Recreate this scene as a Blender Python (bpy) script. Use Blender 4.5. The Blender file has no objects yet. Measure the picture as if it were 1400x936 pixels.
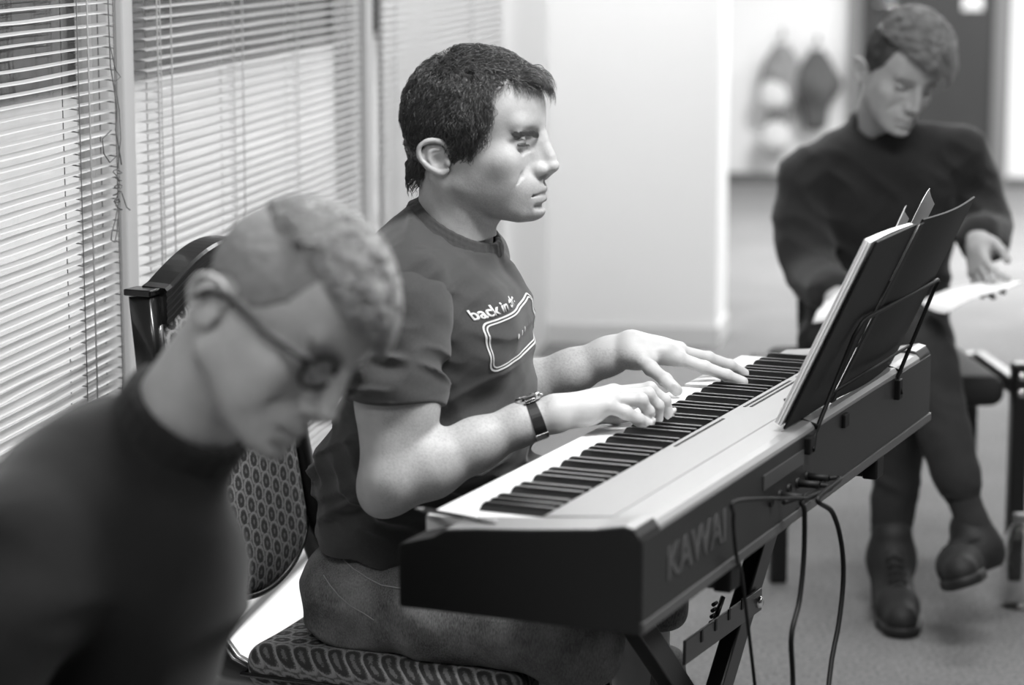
import bpy, bmesh, math, random
import numpy as np
from mathutils import Vector, Matrix
from mathutils.bvhtree import BVHTree

random.seed(7)
COL = bpy.context.scene.collection
rng = np.random.default_rng(11)

# ----------------------------------------------------------------- camera numbers (metres)
FPX, PITCH, EYE = 3390.0, 0.1685, 1.45
CP, SP = math.cos(PITCH), math.sin(PITCH)
KAZ, KD = 0.4084, 0.3084                       # keyboard heading and depth
KO = np.array([.1473, 2.76, EYE - .8117])      # rear corner of the treble end, underside
KU = np.array([math.sin(KAZ), math.cos(KAZ), 0.])
KV = np.array([math.cos(KAZ), -math.sin(KAZ), 0.])
WAZ = math.radians(10.14)                      # heading of the window wall
WS = np.array([math.sin(WAZ), math.cos(WAZ), 0.])
WN = np.array([math.cos(WAZ), -math.sin(WAZ), 0.])

def ray(x, y):
    a = (x-700)/FPX; b = -(y-468)/FPX
    return np.array([a, CP+b*SP, -SP+b*CP])
def atY(x, y, Y):
    r = ray(x, y); return np.array([0, 0, EYE]) + r*(Y/r[1])
def atz(x, y, z):
    r = ray(x, y); return np.array([0, 0, EYE]) + r*((z-EYE)/r[2])
def atu(x, y, u):
    r = ray(x, y); return np.array([0, 0, EYE]) + r*((KO@KU+u)/(r@KU))
def K(u, v, z):
    q = KO + u*KU + (v-KD)*KV; return np.array([q[0], q[1], z])
def toP(p):                                     # world -> pianist frame (x forward, y left, z up)
    q = np.asarray(p)-KO; return np.array([q@KV+KD, q@KU-.687, p[2]])
def R(n, s, z=0.):
    q = n*WN + s*WS; return np.array([q[0], q[1], z])

# ----------------------------------------------------------------- materials
def lin(v):
    return v/12.92 if v <= .04045 else ((v+.055)/1.055)**2.4
MATS = {}
def mat(name, v, rough=.6, metal=0., bump=0., bscale=200., spec=.5, var=0., vscale=8., tone=False, coat=0., sheen=0.):
    if name in MATS: return MATS[name]
    m = bpy.data.materials.new(name); m.use_nodes = True
    nt = m.node_tree; b = nt.nodes['Principled BSDF']
    c = lin(v)
    b.inputs['Base Color'].default_value = (c, c, c, 1)
    b.inputs['Roughness'].default_value = rough
    b.inputs['Metallic'].default_value = metal
    b.inputs['Specular IOR Level'].default_value = spec
    b.inputs['Coat Weight'].default_value = coat
    b.inputs['Sheen Weight'].default_value = sheen
    tc = nt.nodes.new('ShaderNodeTexCoord')
    col = None
    if var:
        n = nt.nodes.new('ShaderNodeTexNoise'); n.inputs['Scale'].default_value = vscale; n.inputs['Detail'].default_value = 4
        nt.links.new(tc.outputs['Object'], n.inputs['Vector'])
        mr = nt.nodes.new('ShaderNodeMapRange')
        mr.inputs['From Min'].default_value = .3; mr.inputs['From Max'].default_value = .7
        mr.inputs['To Min'].default_value = c*(1-var); mr.inputs['To Max'].default_value = c*(1+var)
        nt.links.new(n.outputs['Fac'], mr.inputs['Value']); col = mr.outputs['Result']
    if tone:
        at = nt.nodes.new('ShaderNodeAttribute'); at.attribute_name = 'tone'
        mu = nt.nodes.new('ShaderNodeMath'); mu.operation = 'MULTIPLY'
        if col is not None: nt.links.new(col, mu.inputs[0])
        else: mu.inputs[0].default_value = c
        nt.links.new(at.outputs['Fac'], mu.inputs[1]); col = mu.outputs[0]
    if col is not None:
        cc = nt.nodes.new('ShaderNodeCombineColor')
        for i in range(3): nt.links.new(col, cc.inputs[i])
        nt.links.new(cc.outputs[0], b.inputs['Base Color'])
    if bump:
        n = nt.nodes.new('ShaderNodeTexNoise'); n.inputs['Scale'].default_value = bscale; n.inputs['Detail'].default_value = 3
        nt.links.new(tc.outputs['Object'], n.inputs['Vector'])
        bp = nt.nodes.new('ShaderNodeBump'); bp.inputs['Strength'].default_value = bump; bp.inputs['Distance'].default_value = .002
        nt.links.new(n.outputs['Fac'], bp.inputs['Height']); nt.links.new(bp.outputs['Normal'], b.inputs['Normal'])
    MATS[name] = m
    return m

def node_mat(name, build, rough=.8):
    m = bpy.data.materials.new(name); m.use_nodes = True
    nt = m.node_tree; b = nt.nodes['Principled BSDF']; b.inputs['Roughness'].default_value = rough
    build(nt, b); MATS[name] = m
    return m

# ----------------------------------------------------------------- object helpers
def tag(o, label=None, cat=None, group=None, kind=None):
    if label: o['label'] = label
    if cat: o['category'] = cat
    if group: o['group'] = group
    if kind: o['kind'] = kind
    return o
def thing(name, loc=(0, 0, 0), rotz=0., label=None, cat=None, group=None):
    o = bpy.data.objects.new(name, None); COL.objects.link(o)
    o.location = Vector([float(a) for a in loc]); o.rotation_euler = (0, 0, rotz); o.empty_display_size = .05
    tag(o, label, cat, group); bpy.context.view_layer.update()
    return o
def link(o, parent=None):
    COL.objects.link(o)
    if parent is not None:
        o.parent = parent
    return o
def adopt(o, parent):
    """parent keeping world coordinates (mesh written in world space)"""
    o.parent = parent
    root = parent
    m = parent.matrix_world.copy()
    o.matrix_parent_inverse = m.inverted()
    return o

def np_mesh(name, V, Fq, m, smooth=True, attr=None):
    """quads (n,4) or tris (n,3)"""
    me = bpy.data.meshes.new(name)
    V = np.asarray(V, np.float32); Fq = np.asarray(Fq, np.int32)
    n, k = Fq.shape
    me.vertices.add(len(V)); me.vertices.foreach_set('co', V.ravel())
    me.loops.add(n*k); me.loops.foreach_set('vertex_index', Fq.ravel())
    me.polygons.add(n)
    me.polygons.foreach_set('loop_start', np.arange(0, n*k, k, dtype=np.int32))
    me.polygons.foreach_set('loop_total', np.full(n, k, np.int32))
    me.update(calc_edges=True)
    if smooth: me.polygons.foreach_set('use_smooth', np.ones(n, bool))
    if attr is not None:
        a = me.attributes.new('tone', 'FLOAT', 'POINT'); a.data.foreach_set('value', np.asarray(attr, np.float32))
    me.materials.append(m); me.validate()
    return me

class MB:
    """collects shapes as one bmesh, one mesh object"""
    def __init__(s): s.bm = bmesh.new()
    def box(s, c, h, M=None, bev=0., seg=2):
        """c centre, h half sizes, M 3x3 whose columns are the axes"""
        t = bmesh.new(); bmesh.ops.create_cube(t, size=2)
        for v in t.verts: v.co = Vector((v.co.x*h[0], v.co.y*h[1], v.co.z*h[2]))
        if bev: bmesh.ops.bevel(t, geom=t.edges[:], offset=bev, segments=seg, affect='EDGES', profile=.5)
        M3 = Matrix(M) if M is not None else Matrix.Identity(3)
        for v in t.verts: v.co = M3 @ v.co + Vector([float(a) for a in c])
        s._merge(t); return s
    def _merge(s, t):
        t.verts.index_update()
        vs = [s.bm.verts.new(v.co) for v in t.verts]
        for f in t.faces:
            try: nf = s.bm.faces.new([vs[v.index] for v in f.verts]); nf.smooth = f.smooth
            except ValueError: pass
        t.free()
    def tube(s, pts, r, seg=10, smooth=True, cap=True, flat=1., up=None):
        pts = [Vector([float(a) for a in p]) for p in pts]
        rr = r if hasattr(r, '__len__') else [r]*len(pts)
        T0 = None; rings = []
        for i, p in enumerate(pts):
            T = (pts[min(i+1, len(pts)-1)] - pts[max(i-1, 0)]).normalized()
            if T0 is None:
                a = Vector(up) if up is not None else (Vector((0, 0, 1)) if abs(T.z) < .9 else Vector((1, 0, 0)))
                N = (a - T*a.dot(T)).normalized()
            else:
                N = (N - T*N.dot(T)).normalized()
            B = T.cross(N); T0 = T
            rings.append([s.bm.verts.new(p + N*(rr[i]*math.cos(2*math.pi*k/seg)) + B*(rr[i]*flat*math.sin(2*math.pi*k/seg))) for k in range(seg)])
        for a, b in zip(rings, rings[1:]):
            for k in range(seg):
                f = s.bm.faces.new((a[k], a[(k+1) % seg], b[(k+1) % seg], b[k])); f.smooth = smooth
        if cap:
            s.bm.faces.new(rings[0][::-1]); s.bm.faces.new(rings[-1])
        return s
    def prism(s, poly, a0, a1, fn, bev=0.):
        """2-D polygon extruded between a0 and a1, fn(p, q, a) -> point"""
        t = bmesh.new()
        A = [t.verts.new(Vector([float(k) for k in fn(p[0], p[1], a0)])) for p in poly]
        B = [t.verts.new(Vector([float(k) for k in fn(p[0], p[1], a1)])) for p in poly]
        n = len(poly)
        t.faces.new(A[::-1]); t.faces.new(B)
        for i in range(n): t.faces.new((A[i], A[(i+1) % n], B[(i+1) % n], B[i]))
        bmesh.ops.recalc_face_normals(t, faces=t.faces[:])
        if bev: bmesh.ops.bevel(t, geom=t.edges[:], offset=bev, segments=2, affect='EDGES', profile=.5)
        s._merge(t); return s
    def lathe(s, prof, c, seg=24, ax=None, smooth=True):
        """prof [(r, h)...] about axis ax (3x3 columns, third is the axis)"""
        M3 = Matrix(ax) if ax is not None else Matrix.Identity(3); c = Vector([float(a) for a in c]); rings = []
        for r, h in prof:
            if r < 1e-6: rings.append([s.bm.verts.new(c + M3 @ Vector((0, 0, h)))])
            else: rings.append([s.bm.verts.new(c + M3 @ Vector((r*math.cos(2*math.pi*k/seg), r*math.sin(2*math.pi*k/seg), h))) for k in range(seg)])
        for a, b in zip(rings, rings[1:]):
            for k in range(seg):
                k2 = (k+1) % seg
                if len(a) == 1 and len(b) == 1: continue
                if len(a) == 1: f = s.bm.faces.new((a[0], b[k2], b[k]))
                elif len(b) == 1: f = s.bm.faces.new((a[k], a[k2], b[0]))
                else: f = s.bm.faces.new((a[k], a[k2], b[k2], b[k]))
                f.smooth = smooth
        return s
    def build(s, name, m, parent=None, world=True, fixn=True):
        if fixn: bmesh.ops.recalc_face_normals(s.bm, faces=s.bm.faces[:])
        me = bpy.data.meshes.new(name); s.bm.to_mesh(me); s.bm.free(); me.materials.append(m)
        o = bpy.data.objects.new(name, me); COL.objects.link(o)
        if parent is not None:
            if world: adopt(o, parent)
            else: o.parent = parent
        return o
def axes(x, y, z):
    """3x3 with the given axes as columns"""
    return [[float(x[i]), float(y[i]), float(z[i])] for i in range(3)]
AK = axes(KV, KU, (0, 0, 1))       # keyboard axes: x rearwards, y to the bass, z up
AW = axes(WN, WS, (0, 0, 1))       # room axes

# ----------------------------------------------------------------- distance-field modelling
def _hash(ix, iy, iz):
    h = (ix*374761393 + iy*668265263 + iz*1440662683) & 0x7fffffff
    h = ((h ^ (h >> 13))*1274126177) & 0x7fffffff
    return ((h ^ (h >> 16)) & 0xffff)/65535.
def noise(P, s):
    Q = P*np.asarray(s, float); I = np.floor(Q).astype(np.int64); f = Q-I; f = f*f*(3-2*f)
    o = 0.
    for a in (0, 1):
        wa = f[:, 0] if a else 1-f[:, 0]
        for b in (0, 1):
            wb = f[:, 1] if b else 1-f[:, 1]
            for c in (0, 1):
                wc = f[:, 2] if c else 1-f[:, 2]
                o = o + wa*wb*wc*_hash(I[:, 0]+a, I[:, 1]+b, I[:, 2]+c)
    return o
def rotm(ax, deg):
    a = math.radians(deg); c, s = math.cos(a), math.sin(a)
    return np.array({'x': [[1, 0, 0], [0, c, -s], [0, s, c]], 'y': [[c, 0, s], [0, 1, 0], [-s, 0, c]], 'z': [[c, -s, 0], [s, c, 0], [0, 0, 1]]}[ax])

class Field:
    def __init__(s, M=None, t=None, scale=1.):
        s.p = []; s.M = np.eye(3) if M is None else np.asarray(M, float); s.t = np.zeros(3) if t is None else np.asarray(t, float); s.sc = scale; s.disp = None
    def _pt(s, a): return s.M @ (np.asarray(a, float)*s.sc) + s.t
    def ell(s, c, r, k=.01, op='u', rot=None):
        r = np.asarray(r, float)*s.sc; Rm = s.M if rot is None else s.M @ rot
        s.p.append(('e', s._pt(c), r, Rm, op, k*s.sc, float(max(r)))); return s
    def cap(s, a, b, r1, r2=None, k=.01, op='u'):
        r2 = r1 if r2 is None else r2; A, B = s._pt(a), s._pt(b)
        s.p.append(('c', A, B, (r1*s.sc, r2*s.sc), op, k*s.sc, float(np.linalg.norm(B-A)/2+max(r1, r2)*s.sc))); return s
    def chain(s, pts, rs, k=.01, op='u'):
        for i in range(len(pts)-1): s.cap(pts[i], pts[i+1], rs[i], rs[i+1], k, op)
        return s
    def curve(s, pts, rs, k=.01, op='u', n=4):
        """chain through a smoothed path"""
        P = np.asarray(pts, float); r = np.asarray(rs, float); A = []; Q = []
        for i in range(len(P)-1):
            p0, p1, p2, p3 = P[max(i-1, 0)], P[i], P[i+1], P[min(i+2, len(P)-1)]
            for j in range(n):
                t = j/n; A.append(.5*((2*p1)+(-p0+p2)*t+(2*p0-5*p1+4*p2-p3)*t*t+(-p0+3*p1-3*p2+p3)*t**3)); Q.append(r[i]+(r[i+1]-r[i])*t)
        A.append(P[-1]); Q.append(r[-1]); return s.chain(A, Q, k, op)
    def box(s, c, h, rnd=0., k=.01, op='u', rot=None):
        h = np.asarray(h, float)*s.sc; Rm = s.M if rot is None else s.M @ rot
        s.p.append(('b', s._pt(c), h, Rm, op, k*s.sc, float(np.linalg.norm(h)), rnd*s.sc)); return s
    def half(s, c, n, k=.0):
        """keep the side where (p-c).n < 0"""
        n = s.M @ np.asarray(n, float); n = n/np.linalg.norm(n)
        s.p.append(('h', s._pt(c), n, None, 'i', k*s.sc, 1e9)); return s
    def centre(s, q): return (q[1]+q[2])/2 if q[0] == 'c' else q[1]
    def sub(s, c, rad, h):
        """prims that matter in a ball"""
        out = []; km = max([q[5] for q in s.p]+[0.])
        for q in s.p:
            if q[0] == 'h': out.append(q); continue
            if np.linalg.norm(s.centre(q)-c)-q[6]-rad < km*(1.7 if q[0] == 'e' else 1.)+3*h: out.append(q)
        return out
    def ev(s, P, pr=None):
        d = np.full(len(P), 1.)
        for q in (s.p if pr is None else pr):
            if q[0] == 'e':
                L = (P-q[1]) @ q[3]
                k0 = np.sqrt(((L/q[2])**2).sum(1))+1e-9; k1 = np.sqrt(((L/(q[2]**2))**2).sum(1))+1e-9
                e = k0*(k0-1)/k1
            elif q[0] == 'c':
                ba = q[2]-q[1]; L = P-q[1]; h = np.clip(L@ba/(ba@ba+1e-12), 0, 1)
                e = np.linalg.norm(L-h[:, None]*ba, axis=1) - (q[3][0]+(q[3][1]-q[3][0])*h)
            elif q[0] == 'b':
                L = np.abs((P-q[1]) @ q[3])-(q[2]-q[7])
                e = np.linalg.norm(np.maximum(L, 0), axis=1)+np.minimum(L.max(1), 0)-q[7]
            else: e = (P-q[1])@q[2]
            op, k = q[4], q[5]
            if op == 'u':
                if k > 1e-6:
                    h = np.clip(.5+.5*(d-e)/k, 0, 1); d = d+(e-d)*h-k*h*(1-h)
                else: d = np.minimum(d, e)
            else:
                if op == 's': e = -e
                if k > 1e-6:
                    h = np.clip(.5-.5*(d-e)/k, 0, 1); d = d+(e-d)*h+k*h*(1-h)
                else: d = np.maximum(d, e)
        if s.disp is not None: d = d+s.disp(P)
        return d
    def mesh(s, h, lo=None, hi=None, B=16):
        C = [s.centre(q) for q in s.p if q[4] == 'u']; Rr = [q[6] for q in s.p if q[4] == 'u']
        l = np.min([c-r for c, r in zip(C, Rr)], 0)-2*h; u = np.max([c+r for c, r in zip(C, Rr)], 0)+2*h
        if lo is not None: l = np.maximum(l, lo)
        if hi is not None: u = np.minimum(u, hi)
        nb = np.maximum(1, np.ceil((u-l)/(h*B))).astype(int); N = nb*B+1
        rad = h*B*.5*1.7321
        g = np.arange(B+1)*h; GX, GY, GZ = np.meshgrid(g, g, g, indexing='ij'); G = np.stack([GX, GY, GZ], -1).reshape(-1, 3)
        cells, verts, quads = [], [], []
        S = B+1
        for bi in range(nb[0]):
            for bj in range(nb[1]):
                for bk in range(nb[2]):
                    o = l+np.array([bi, bj, bk])*h*B; c = o+h*B/2
                    pr = s.sub(c, rad, h)
                    if not any(q[4] == 'u' for q in pr): continue
                    if abs(s.ev(c[None], pr)[0]) > rad*3.2: continue
                    d = s.ev(G+o, pr).reshape(S, S, S); neg = d < 0
                    if neg.all() or not neg.any(): continue
                    base = np.array([bi, bj, bk])*B
                    cn = [neg[i:B+i, j:B+j, k:B+k] for i in (0, 1) for j in (0, 1) for k in (0, 1)]
                    cnt = sum(x.astype(np.int8) for x in cn); act = (cnt > 0) & (cnt < 8)
                    I = np.argwhere(act)
                    acc = np.zeros((len(I), 3)); m = np.zeros(len(I))
                    for ax in range(3):
                        for p in (0, 1):
                            for q in (0, 1):
                                off = np.zeros(3, int); off[(ax+1) % 3] = p; off[(ax+2) % 3] = q
                                a = I+off; b = a.copy(); b[:, ax] += 1
                                da = d[a[:, 0], a[:, 1], a[:, 2]]; db = d[b[:, 0], b[:, 1], b[:, 2]]
                                cr = (da < 0) != (db < 0)
                                t = np.where(cr, da/np.where(cr, da-db, 1), 0)
                                pt = off[None].repeat(len(I), 0).astype(float); pt[:, ax] = t
                                acc += pt*cr[:, None]; m += cr
                    vv = (I+acc/m[:, None])*h+o
                    gi = I+base
                    cells.append((gi[:, 0]*N[1]+gi[:, 1])*N[2]+gi[:, 2]); verts.append(vv)
                    for ax in range(3):
                        x = neg[:B, :B, :B]; sl = [slice(0, B)]*3; sl[ax] = slice(1, B+1); y = neg[tuple(sl)]
                        E = np.argwhere(x != y)
                        if not len(E): continue
                        f = x[E[:, 0], E[:, 1], E[:, 2]]; E = E+base
                        e1 = np.zeros(3, int); e1[(ax+1) % 3] = 1; e2 = np.zeros(3, int); e2[(ax+2) % 3] = 1
                        Q = np.stack([E-e1-e2, E-e2, E, E-e1], 1)
                        Q[~f] = Q[~f][:, ::-1]
                        quads.append((Q[..., 0]*N[1]+Q[..., 1])*N[2]+Q[..., 2])
        ids = np.concatenate(cells); V = np.concatenate(verts); Qd = np.concatenate(quads)
        o = np.argsort(ids); ids = ids[o]; V = V[o]
        J = np.searchsorted(ids, Qd); J = np.clip(J, 0, len(ids)-1); ok = (ids[J] == Qd).all(1); Fq = J[ok]
        return V, Fq
def join(parts):
    Vs, Fs, n = [], [], 0
    for V, F in parts: Vs.append(V); Fs.append(F+n); n += len(V)
    return np.concatenate(Vs), np.concatenate(Fs)
def relax(V, Fq, it=1, w=.5):
    n = len(V)
    for _ in range(it):
        acc = np.zeros_like(V); cnt = np.zeros(n)
        for i in range(4):
            a, b = Fq[:, i], Fq[:, (i+1) % 4]
            for ax in range(3):
                acc[:, ax] += np.bincount(a, V[b, ax], n)+np.bincount(b, V[a, ax], n)
            cnt += np.bincount(a, minlength=n)+np.bincount(b, minlength=n)
        ok = cnt > 0
        V = V.copy(); V[ok] = V[ok]*(1-w)+w*acc[ok]/cnt[ok][:, None]
    return V
def sdf_obj(name, parts, m, parent, attr=None, it=1):
    V, Fq = join(parts) if isinstance(parts, list) else parts
    if it: V = relax(V, Fq, it)
    tone = attr(V) if attr is not None else None
    me = np_mesh(name, V, Fq, m, True, tone)
    o = bpy.data.objects.new(name, me); COL.objects.link(o)
    if parent is not None: adopt(o, parent)
    return o
# ----------------------------------------------------------------- heads (millimetres: x forward, y left, z up, origin between the ear holes)
def head_field(M, t, s=1., w=1., nose=1., neck=None, female=False, jaw=1., slit=3.6, mouth=0.):
    """w: width factor"""
    F = Field(M, t, .001*s)
    def both(fn):
        for sg in (-1, 1): fn(sg)
    F.ell((20, 0, 62), (97, 74*w, 86), 0)
    F.ell((64, 0, 74), (53, 60*w, 50), 18)
    F.ell((60, 0, 4), (48, 55*w, 70), 20)
    both(lambda g: F.cap((103.5, g*8, 53), (94, g*40, 53), 13.5, 12, 11))
    both(lambda g: F.ell((72, g*44*w, 1), (25, 19, 20), 18))                          # cheekbone
    both(lambda g: F.cap((10, g*51*w*jaw, -34), (90, g*15, -72), 16*jaw, 15, 20))      # jaw line
    both(lambda g: F.ell((22, g*50*w, 5), (30, 18, 46), 18))
    F.ell((62, 0, -50), (48, 46*w, 36), 18)
    F.ell((105, 0, -72), (15, 21, 14), 12)
    both(lambda g: F.ell((109, g*7, -71), (11, 9, 11), 8))
    F.ell((93, 0, -40), (29, 31, 30), 14)
    F.ell((106, 0, -60), (14, 22, 14), 8)
    both(lambda g: F.ell((58, g*42*w, -24), (34, 14, 30), 18))
    # eye sockets before the nose goes on
    both(lambda g: F.ell((119, g*33, 30), (25, 18, 12), 11, 's'))
    both(lambda g: F.ell((114, g*15, 26), (12, 6, 12), 8, 's'))
    F.cap((110, 0, 48), (118, 0, 30), 9, 7.5, 10)
    F.cap((117, 0, 32), (130, 0, 4), 7.5, 8.5, 6)
    F.cap((108, 0, 20), (112, 0, -8), 13, 15, 9)
    F.ell((131, 0, -9), (12.5, 10.5, 10), 6)
    both(lambda g: F.ell((118.5, g*12, -14), (11, 6.5, 8), 7))
    F.cap((128, 0, -18), (120, 0, -27), 5.5, 5, 5)
    both(lambda g: F.ell((124, g*7.2, -24), (6.5, 3.4, 5), 2.5, 's'))
    both(lambda g: F.cap((113, g*22, -6), (111, g*23, -16), 2, 2, 5, 's'))
    # lips
    both(lambda g: F.cap((118, g*4, -41), (103, g*24, -47), 6.5, 3.5, 5))
    both(lambda g: F.cap((116.5, g*4, -57), (101, g*22, -52), 7, 3.5, 5))
    F.cap((121, 0, -30), (121, 0, -36), 2, 2, 4, 's')
    both(lambda g: F.chain([(128, 0, -48.5), (122, g*10, -48.5+mouth*.3), (111, g*21, -49.5+mouth), (97, g*30, -53+mouth)], [1.8, 1.8, 1.6, 1.6], 2.5, 's'))
    both(lambda g: F.cap((124, 0, -65.5), (115, g*16, -65.5), 4, 3, 7, 's'))
    # eyes: lids round the ball, a slit cut between
    both(lambda g: F.ell((89, g*31.5, 27), (14.4, 15.5, 13), 4))
    both(lambda g: F.cap((104, g*18, 41), (96, g*44, 41), 5.5, 4.5, 7))
    both(lambda g: F.curve([(98.5, g*20.5, 23.5), (101, g*24, 22.8), (103.5, g*31.5, 22.2), (100.2, g*41, 22.8), (96, g*45.5, 24)], [.5, slit*.4, slit*.5, slit*.4, .5], 1.0, 's'))
    both(lambda g: F.chain([(103, g*20, 15), (99, g*34, 12.5), (90, g*44, 16)], [1.5, 2, 1.5], 6, 's'))
    both(lambda g: F.curve([(101, g*20, 31), (103.5, g*31, 34.5), (95, g*44, 32)], [.6, 1.2, .8], 2.5, 's'))      # bag under the eye
    # folds beside nose and mouth
    both(lambda g: F.chain([(109, g*24, -7), (100, g*34, -20), (88, g*43, -37)], [.8, 1.2, .8], 6, 's'))
    # ears
    def ear(g):
        rim = [(5, 70, 10), (3, 76, 23), (-7, 81, 31), (-22, 85, 31), (-34, 86, 20), (-35, 85, 4), (-27, 82, -10), (-15, 77, -21), (-5, 73, -25), (3, 71, -19)]
        W = (w-1)*74
        rim = [(x*.95, g*(y+W), z*.80+4) for x, y, z in rim]
        F.ell((-14, g*(76+W), 6), (20, 4.2, 23), 4, rot=rotm('z', -g*18))
        F.curve(rim, [2.6, 2.8, 3.2, 3.4, 3.4, 3.2, 3, 3.6, 4.2, 3], 2.2)
        F.curve([(-6, g*(77+W), 18), (-18, g*(81+W), 15), (-21, g*(81+W), 4), (-14, g*(77+W), -5)], [2., 2.4, 2.4, 2.], 2.5)
        F.ell((-8, g*(80+W), 1), (8, 6.5, 9), 4, 's'); F.ell((-27, g*(84+W), 14), (3, 3, 12), 3, 's')
        F.ell((4, g*(73+W), -2), (4, 4, 6), 2.5)
        F.ell((-34, g*(66+W), 2), (9, 6, 22), 6, 's')
    both(ear)
    n0, n1, r0, r1 = neck if neck else ((-4, 0, -18), (-8, 0, -135), 54, 58)
    F.cap(n0, n1, r0, r1, 16)
    if not female:
        both(lambda g: F.cap((-16, g*58, -22), (n1[0]+38, g*18, n1[2]+2), 12, 11, 12))
        F.ell((n1[0]+r1-5, 0, n1[2]+38), (9, 9, 14), 10)
    return F
def eye_parts(M, t, s, parent, look=(1, 0, -.25), w=1.):
    iris = MATS.get('eye')
    if iris is None:
        def bld(nt, b):
            tc = nt.nodes.new('ShaderNodeTexCoord'); sp = nt.nodes.new('ShaderNodeSeparateXYZ'); cr = nt.nodes.new('ShaderNodeValToRGB')
            nt.links.new(tc.outputs['Object'], sp.inputs[0])
            mr = nt.nodes.new('ShaderNodeMapRange'); mr.inputs['From Min'].default_value = 0; mr.inputs['From Max'].default_value = .0125
            nt.links.new(sp.outputs['X'], mr.inputs['Value']); nt.links.new(mr.outputs[0], cr.inputs[0])
            e = cr.color_ramp.elements; e[0].color = (.55, .55, .55, 1); e[0].position = .85; e[1].color = (.03, .03, .03, 1); e[1].position = .88
            nt.links.new(cr.outputs[0], b.inputs['Base Color'])
        iris = node_mat('eye', bld, .15)
    for g in (-1, 1):
        mb = MB(); t2 = bmesh.new(); bmesh.ops.create_uvsphere(t2, u_segments=20, v_segments=14, radius=.0125*s)
        for f in t2.faces: f.smooth = True
        mb._merge(t2)
        o = mb.build('eye', iris, fixn=True)
        p = M @ (np.array([89.5, g*31.5, 26.])*.001*s)+t
        f = M @ np.array(look, float); f /= np.linalg.norm(f)
        l = np.cross(M[:, 2], f); l /= np.linalg.norm(l); u = np.cross(f, l)
        o.matrix_world = Matrix([[f[0], l[0], u[0], p[0]], [f[1], l[1], u[1], p[1]], [f[2], l[2], u[2], p[2]], [0, 0, 0, 1]])
        bpy.context.view_layer.update()
        w_ = o.matrix_world.copy(); o.parent = parent; o.matrix_parent_inverse = parent.matrix_world.inverted(); o.matrix_world = w_

def lashes(M, t, s, parent, m):
    for g in (-1, 1):
        h = lambda p: M@(np.array([p[0], p[1]*g, p[2]])*.001*s)+t
        mb = MB(); path = [(98.8, 20.5, 23.3), (101.2, 24, 22.6), (103.9, 31.5, 21.9), (100.8, 41, 22.6), (96.4, 45.5, 23.8)]
        mb.tube([h(p) for p in path], [.0005*s, .0009*s, .0010*s, .0010*s, .0005*s], 6)
        for i in range(22):
            f = i/21*3.999; a = int(f); q = f-a; p = np.array(path[a])*(1-q)+np.array(path[a+1])*q; o = p-np.array([89, 31.5, 24]); o /= np.linalg.norm(o)
            mb.tube([h(p), h(p+o*3.5+np.array([0, 0, -1.2])), h(p+o*6.5+np.array([0, 0, -.8]))], [.0004*s, .0003*s, .0001*s], 3)
        mb.build('eyelashes', m, parent)

def poly_sd(P, poly):
    """signed distance (negative inside) of points (n,2) to a polygon"""
    d = np.full(len(P), 1e9); s = np.ones(len(P)); n = len(poly); poly = np.asarray(poly, float)
    j = n-1
    for i in range(n):
        e = poly[j]-poly[i]; w = P-poly[i]; b = w-e*np.clip((w@e)/(e@e), 0, 1)[:, None]
        d = np.minimum(d, (b*b).sum(1))
        c1 = P[:, 1] >= poly[i][1]; c2 = P[:, 1] < poly[j][1]; c3 = e[0]*w[:, 1] > e[1]*w[:, 0]
        f = (c1 & c2 & c3) | (~c1 & ~c2 & ~c3); s = np.where(f, -s, s); j = i
    return s*np.sqrt(d)

def strands(roots, dirfn, L, step_n, base_r, M, t, s, lift, wave, seed=3, surf=None):
    """triangular tapering strands in the head frame; roots (n,3) mm"""
    g = np.random.default_rng(seed); n = len(roots)
    P = roots.copy(); out = [P.copy()]
    ph = g.uniform(0, 6.28, n); L = L*g.uniform(.65, 1.2, n); amp = wave*g.uniform(.5, 1.3, n)
    clump = np.stack([noise(roots, [1/9.]*3)-.5, noise(roots+77, [1/9.]*3)-.5, noise(roots+171, [1/9.]*3)-.5], 1)
    D = None
    for i in range(step_n):
        nrm, dist = surf(P)
        f = dirfn(P)+clump*1.1
        f = f-nrm*(f*nrm).sum(1)[:, None]; f /= np.linalg.norm(f, axis=1)[:, None]+1e-9
        side = np.cross(nrm, f)
        tt = (i+1)/step_n
        h = lift*(.25+math.sin(tt*2.6)*.75)*(1+.8*(clump[:, :1].repeat(1, 1))).ravel()
        P = P+f*(L/step_n)[:, None]+side*(amp*np.cos(ph+tt*7.))[:, None]
        nrm, dist = surf(P)
        P = P+nrm*((h-dist)*.6)[:, None]+nrm*(amp*.5*np.sin(ph*2+tt*9))[:, None]
        out.append(P.copy())
    A = np.stack(out, 1)                                  # n, k+1, 3
    k = A.shape[1]; T = np.gradient(A, axis=1); T /= np.linalg.norm(T, axis=2)[..., None]+1e-9
    ref = np.broadcast_to(g.normal(size=(n, 1, 3)), T.shape); N = ref-T*(ref*T).sum(2)[..., None]; N /= np.linalg.norm(N, axis=2)[..., None]+1e-9
    Bv = np.cross(T, N)
    rr = (base_r*g.uniform(.7, 1.3, n))[:, None]*(1-np.linspace(0, 1, k)**2*.85)[None]
    V = []
    for a in range(3):
        th = a*2.0944
        V.append(A+(N*math.cos(th)+Bv*math.sin(th))*rr[..., None])
    V = np.stack(V, 2).reshape(-1, 3)                     # n,k,3
    idx = np.arange(n*k*3).reshape(n, k, 3); Fq = []
    for a in range(3):
        b = (a+1) % 3
        Fq.append(np.stack([idx[:, :-1, a], idx[:, :-1, b], idx[:, 1:, b], idx[:, 1:, a]], -1).reshape(-1, 4))
    Fq = np.concatenate(Fq)
    return (V*.001*s) @ M.T+t, Fq

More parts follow.
